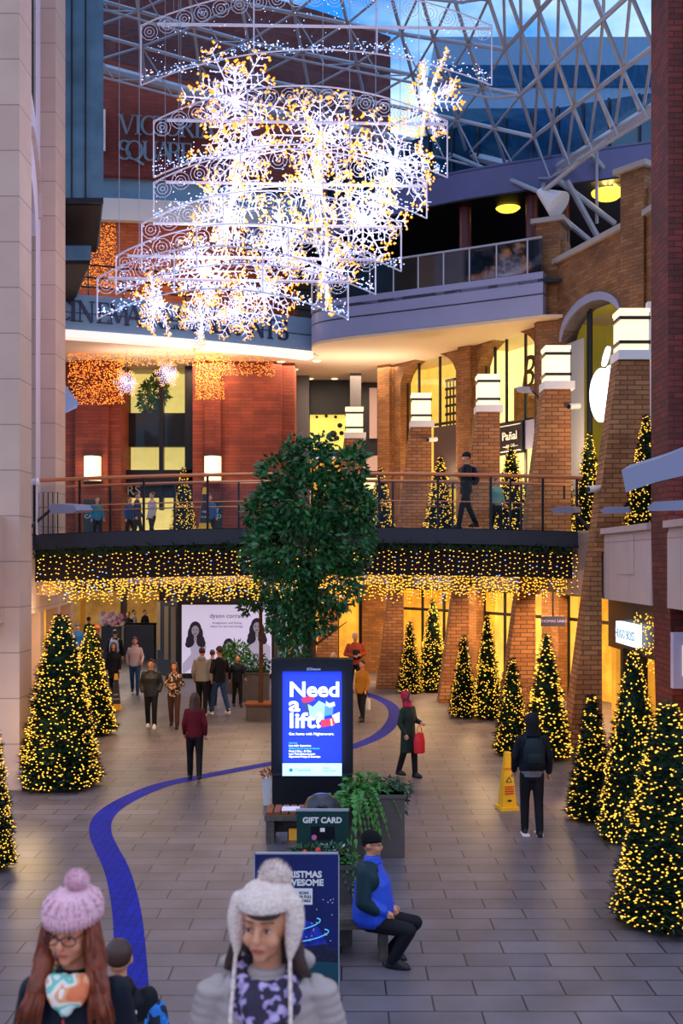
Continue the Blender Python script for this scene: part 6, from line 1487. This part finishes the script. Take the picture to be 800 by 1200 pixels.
# cream hat
s = 322; loc = Vector(((313-400)/s, F/s, FZ)); hp = 1.735
yaw = R(-15); pit = R(4)
pf = mat('silver_grey_puffer', '#a0918e', .45, bump=.25, bs=8)
r = person('person in a cream ear-flap bobble hat, leopard scarf and silver grey puffer coat', loc, 0, hp, pf, .78, 'puffer_coat', black, dark, None, stride=.1, bulk=1.08, yaw=yaw, pitch=pit, sk=skin, detail=True)
t, D, H = r[0], r[1], r[2]
ck = knit('cream_knit', '#ead2c6')
q = MB(); q.loft([(0, .018, 1.692, .094, .112), (0, .014, 1.70, .097, .114), (0, .018, 1.728, .092, .108), (0, .022, 1.752, .075, .087), (0, .024, 1.766, .048, .056), (0, .024, 1.772, .012, .015)], H, 28)
for sx_ in (-1, 1): q.limb([(sx_*.094, .01, 1.70), (sx_*.100, -.005, 1.645), (sx_*.096, -.022, 1.585), (sx_*.092, -.04, 1.535)], [.034, .036, .026, .010], H, 10)
q.ell((0, .07, 1.66), (.095, .062, .06), H)
blob(q, 'ear_flap_hat', ck, t, .008, 2)
pompom((.014, .06, 1.772), .058, ck, H, t)
for sx_ in (-1, 1):
    p0 = H @ Vector((sx_*.094, -.045, 1.535)); p1 = D @ Vector((sx_*.105-.01, -.20, 1.38)); p2 = D @ Vector((sx_*.10-.005, -.235, 1.24))
    pts_ = [p0.lerp(p1, k/5) for k in range(6)]+[p1.lerp(p2, k/5) for k in range(1, 6)]
    q = MB(); q.limb(pts_, [.0075]*len(pts_), None, 7); q.build('braided_cord', ck, t, True, local=True)
for sx_ in (-1, 1): pompom((sx_*.10-.005, -.245, 1.215), .036, ck, D, t)
q = MB(); q.loft([(0, .065, 1.46, .115, .05), (0, .065, 1.52, .112, .055), (0, .055, 1.62, .092, .065), (0, .05, 1.70, .085, .07)], H)
for sx_ in (-1, 1): q.limb([(sx_*.084, -.01, 1.66), (sx_*.098, -.012, 1.57), (sx_*.122, -.01, 1.49), (sx_*.145, -.0, 1.47)], [.016, .024, .028, .012], H, 8)
q.ell((.01, -.048, 1.690), (.062, .052, .022), H); blob(q, 'dark_brown_hair', mat('chestnut_dark_hair', '#2e1712', .5, var=.4, vs=30), t, .007, 2)
q = MB()
for lv, (zz, rx, rr_) in enumerate(((1.49, .098, .034), (1.445, .115, .038), (1.40, .118, .036))):
    for i in range(20):
        a = 2*math.pi*i/20; b_ = 2*math.pi*(i+1)/20
        q.limb([(rx*math.cos(x_), -.015+rx*.95*math.sin(x_), zz-.05*(.5-.5*math.sin(x_))) for x_ in (a, b_)], [rr_]*2, D, 8)
q.limb([(-.04, -.13, 1.40), (-.02, -.165, 1.30), (0, -.165, 1.22)], [.05, .05, .045], D, 8); q.limb([(.05, -.13, 1.40), (.03, -.165, 1.31), (.02, -.165, 1.24)], [.05, .05, .04], D, 8)
blob(q, 'leopard_scarf', pal('leopard_print', ['#2a2038', '#2a2038', '#9a86b4', '#b8a4cc'], 30), t, .008, 2)
q = MB()
for sx_ in (-1, 1):                               # quilted rolls of the coat
    for k in range(9):
        c = Vector((sx_*.19, .01, 1.40)).lerp(Vector((sx_*.255, .03, 1.13)), k/8); q.ell((c.x, c.y, c.z), (.074+.002*(k % 2), .076, .032), D, 14, 8)
rows_ = []
for k in range(13):
    u = k/12; g_ = .009*abs(math.sin(k*math.pi/2)); rows_.append((0, 0, 1.08+.36*u, .205-.045*u*u+g_, .150-.03*u+g_))
q.loft(rows_+[(0, .01, 1.475, .10, .09)], D, 24)
q.ell((.05, .10, 1.47), (.13, .065, .055), D); q.ell((-.07, .09, 1.465), (.12, .065, .05), D)
blob(q, 'quilted_panels', pf, t, .009, 3)
q = MB(); q.ell((.300, -.035, 1.27), (.012, .016, .02), D); o = q.build('round_badge', mat('badge_navy', '#3a3c6a', .5), t, True, local=True)
fin(t)
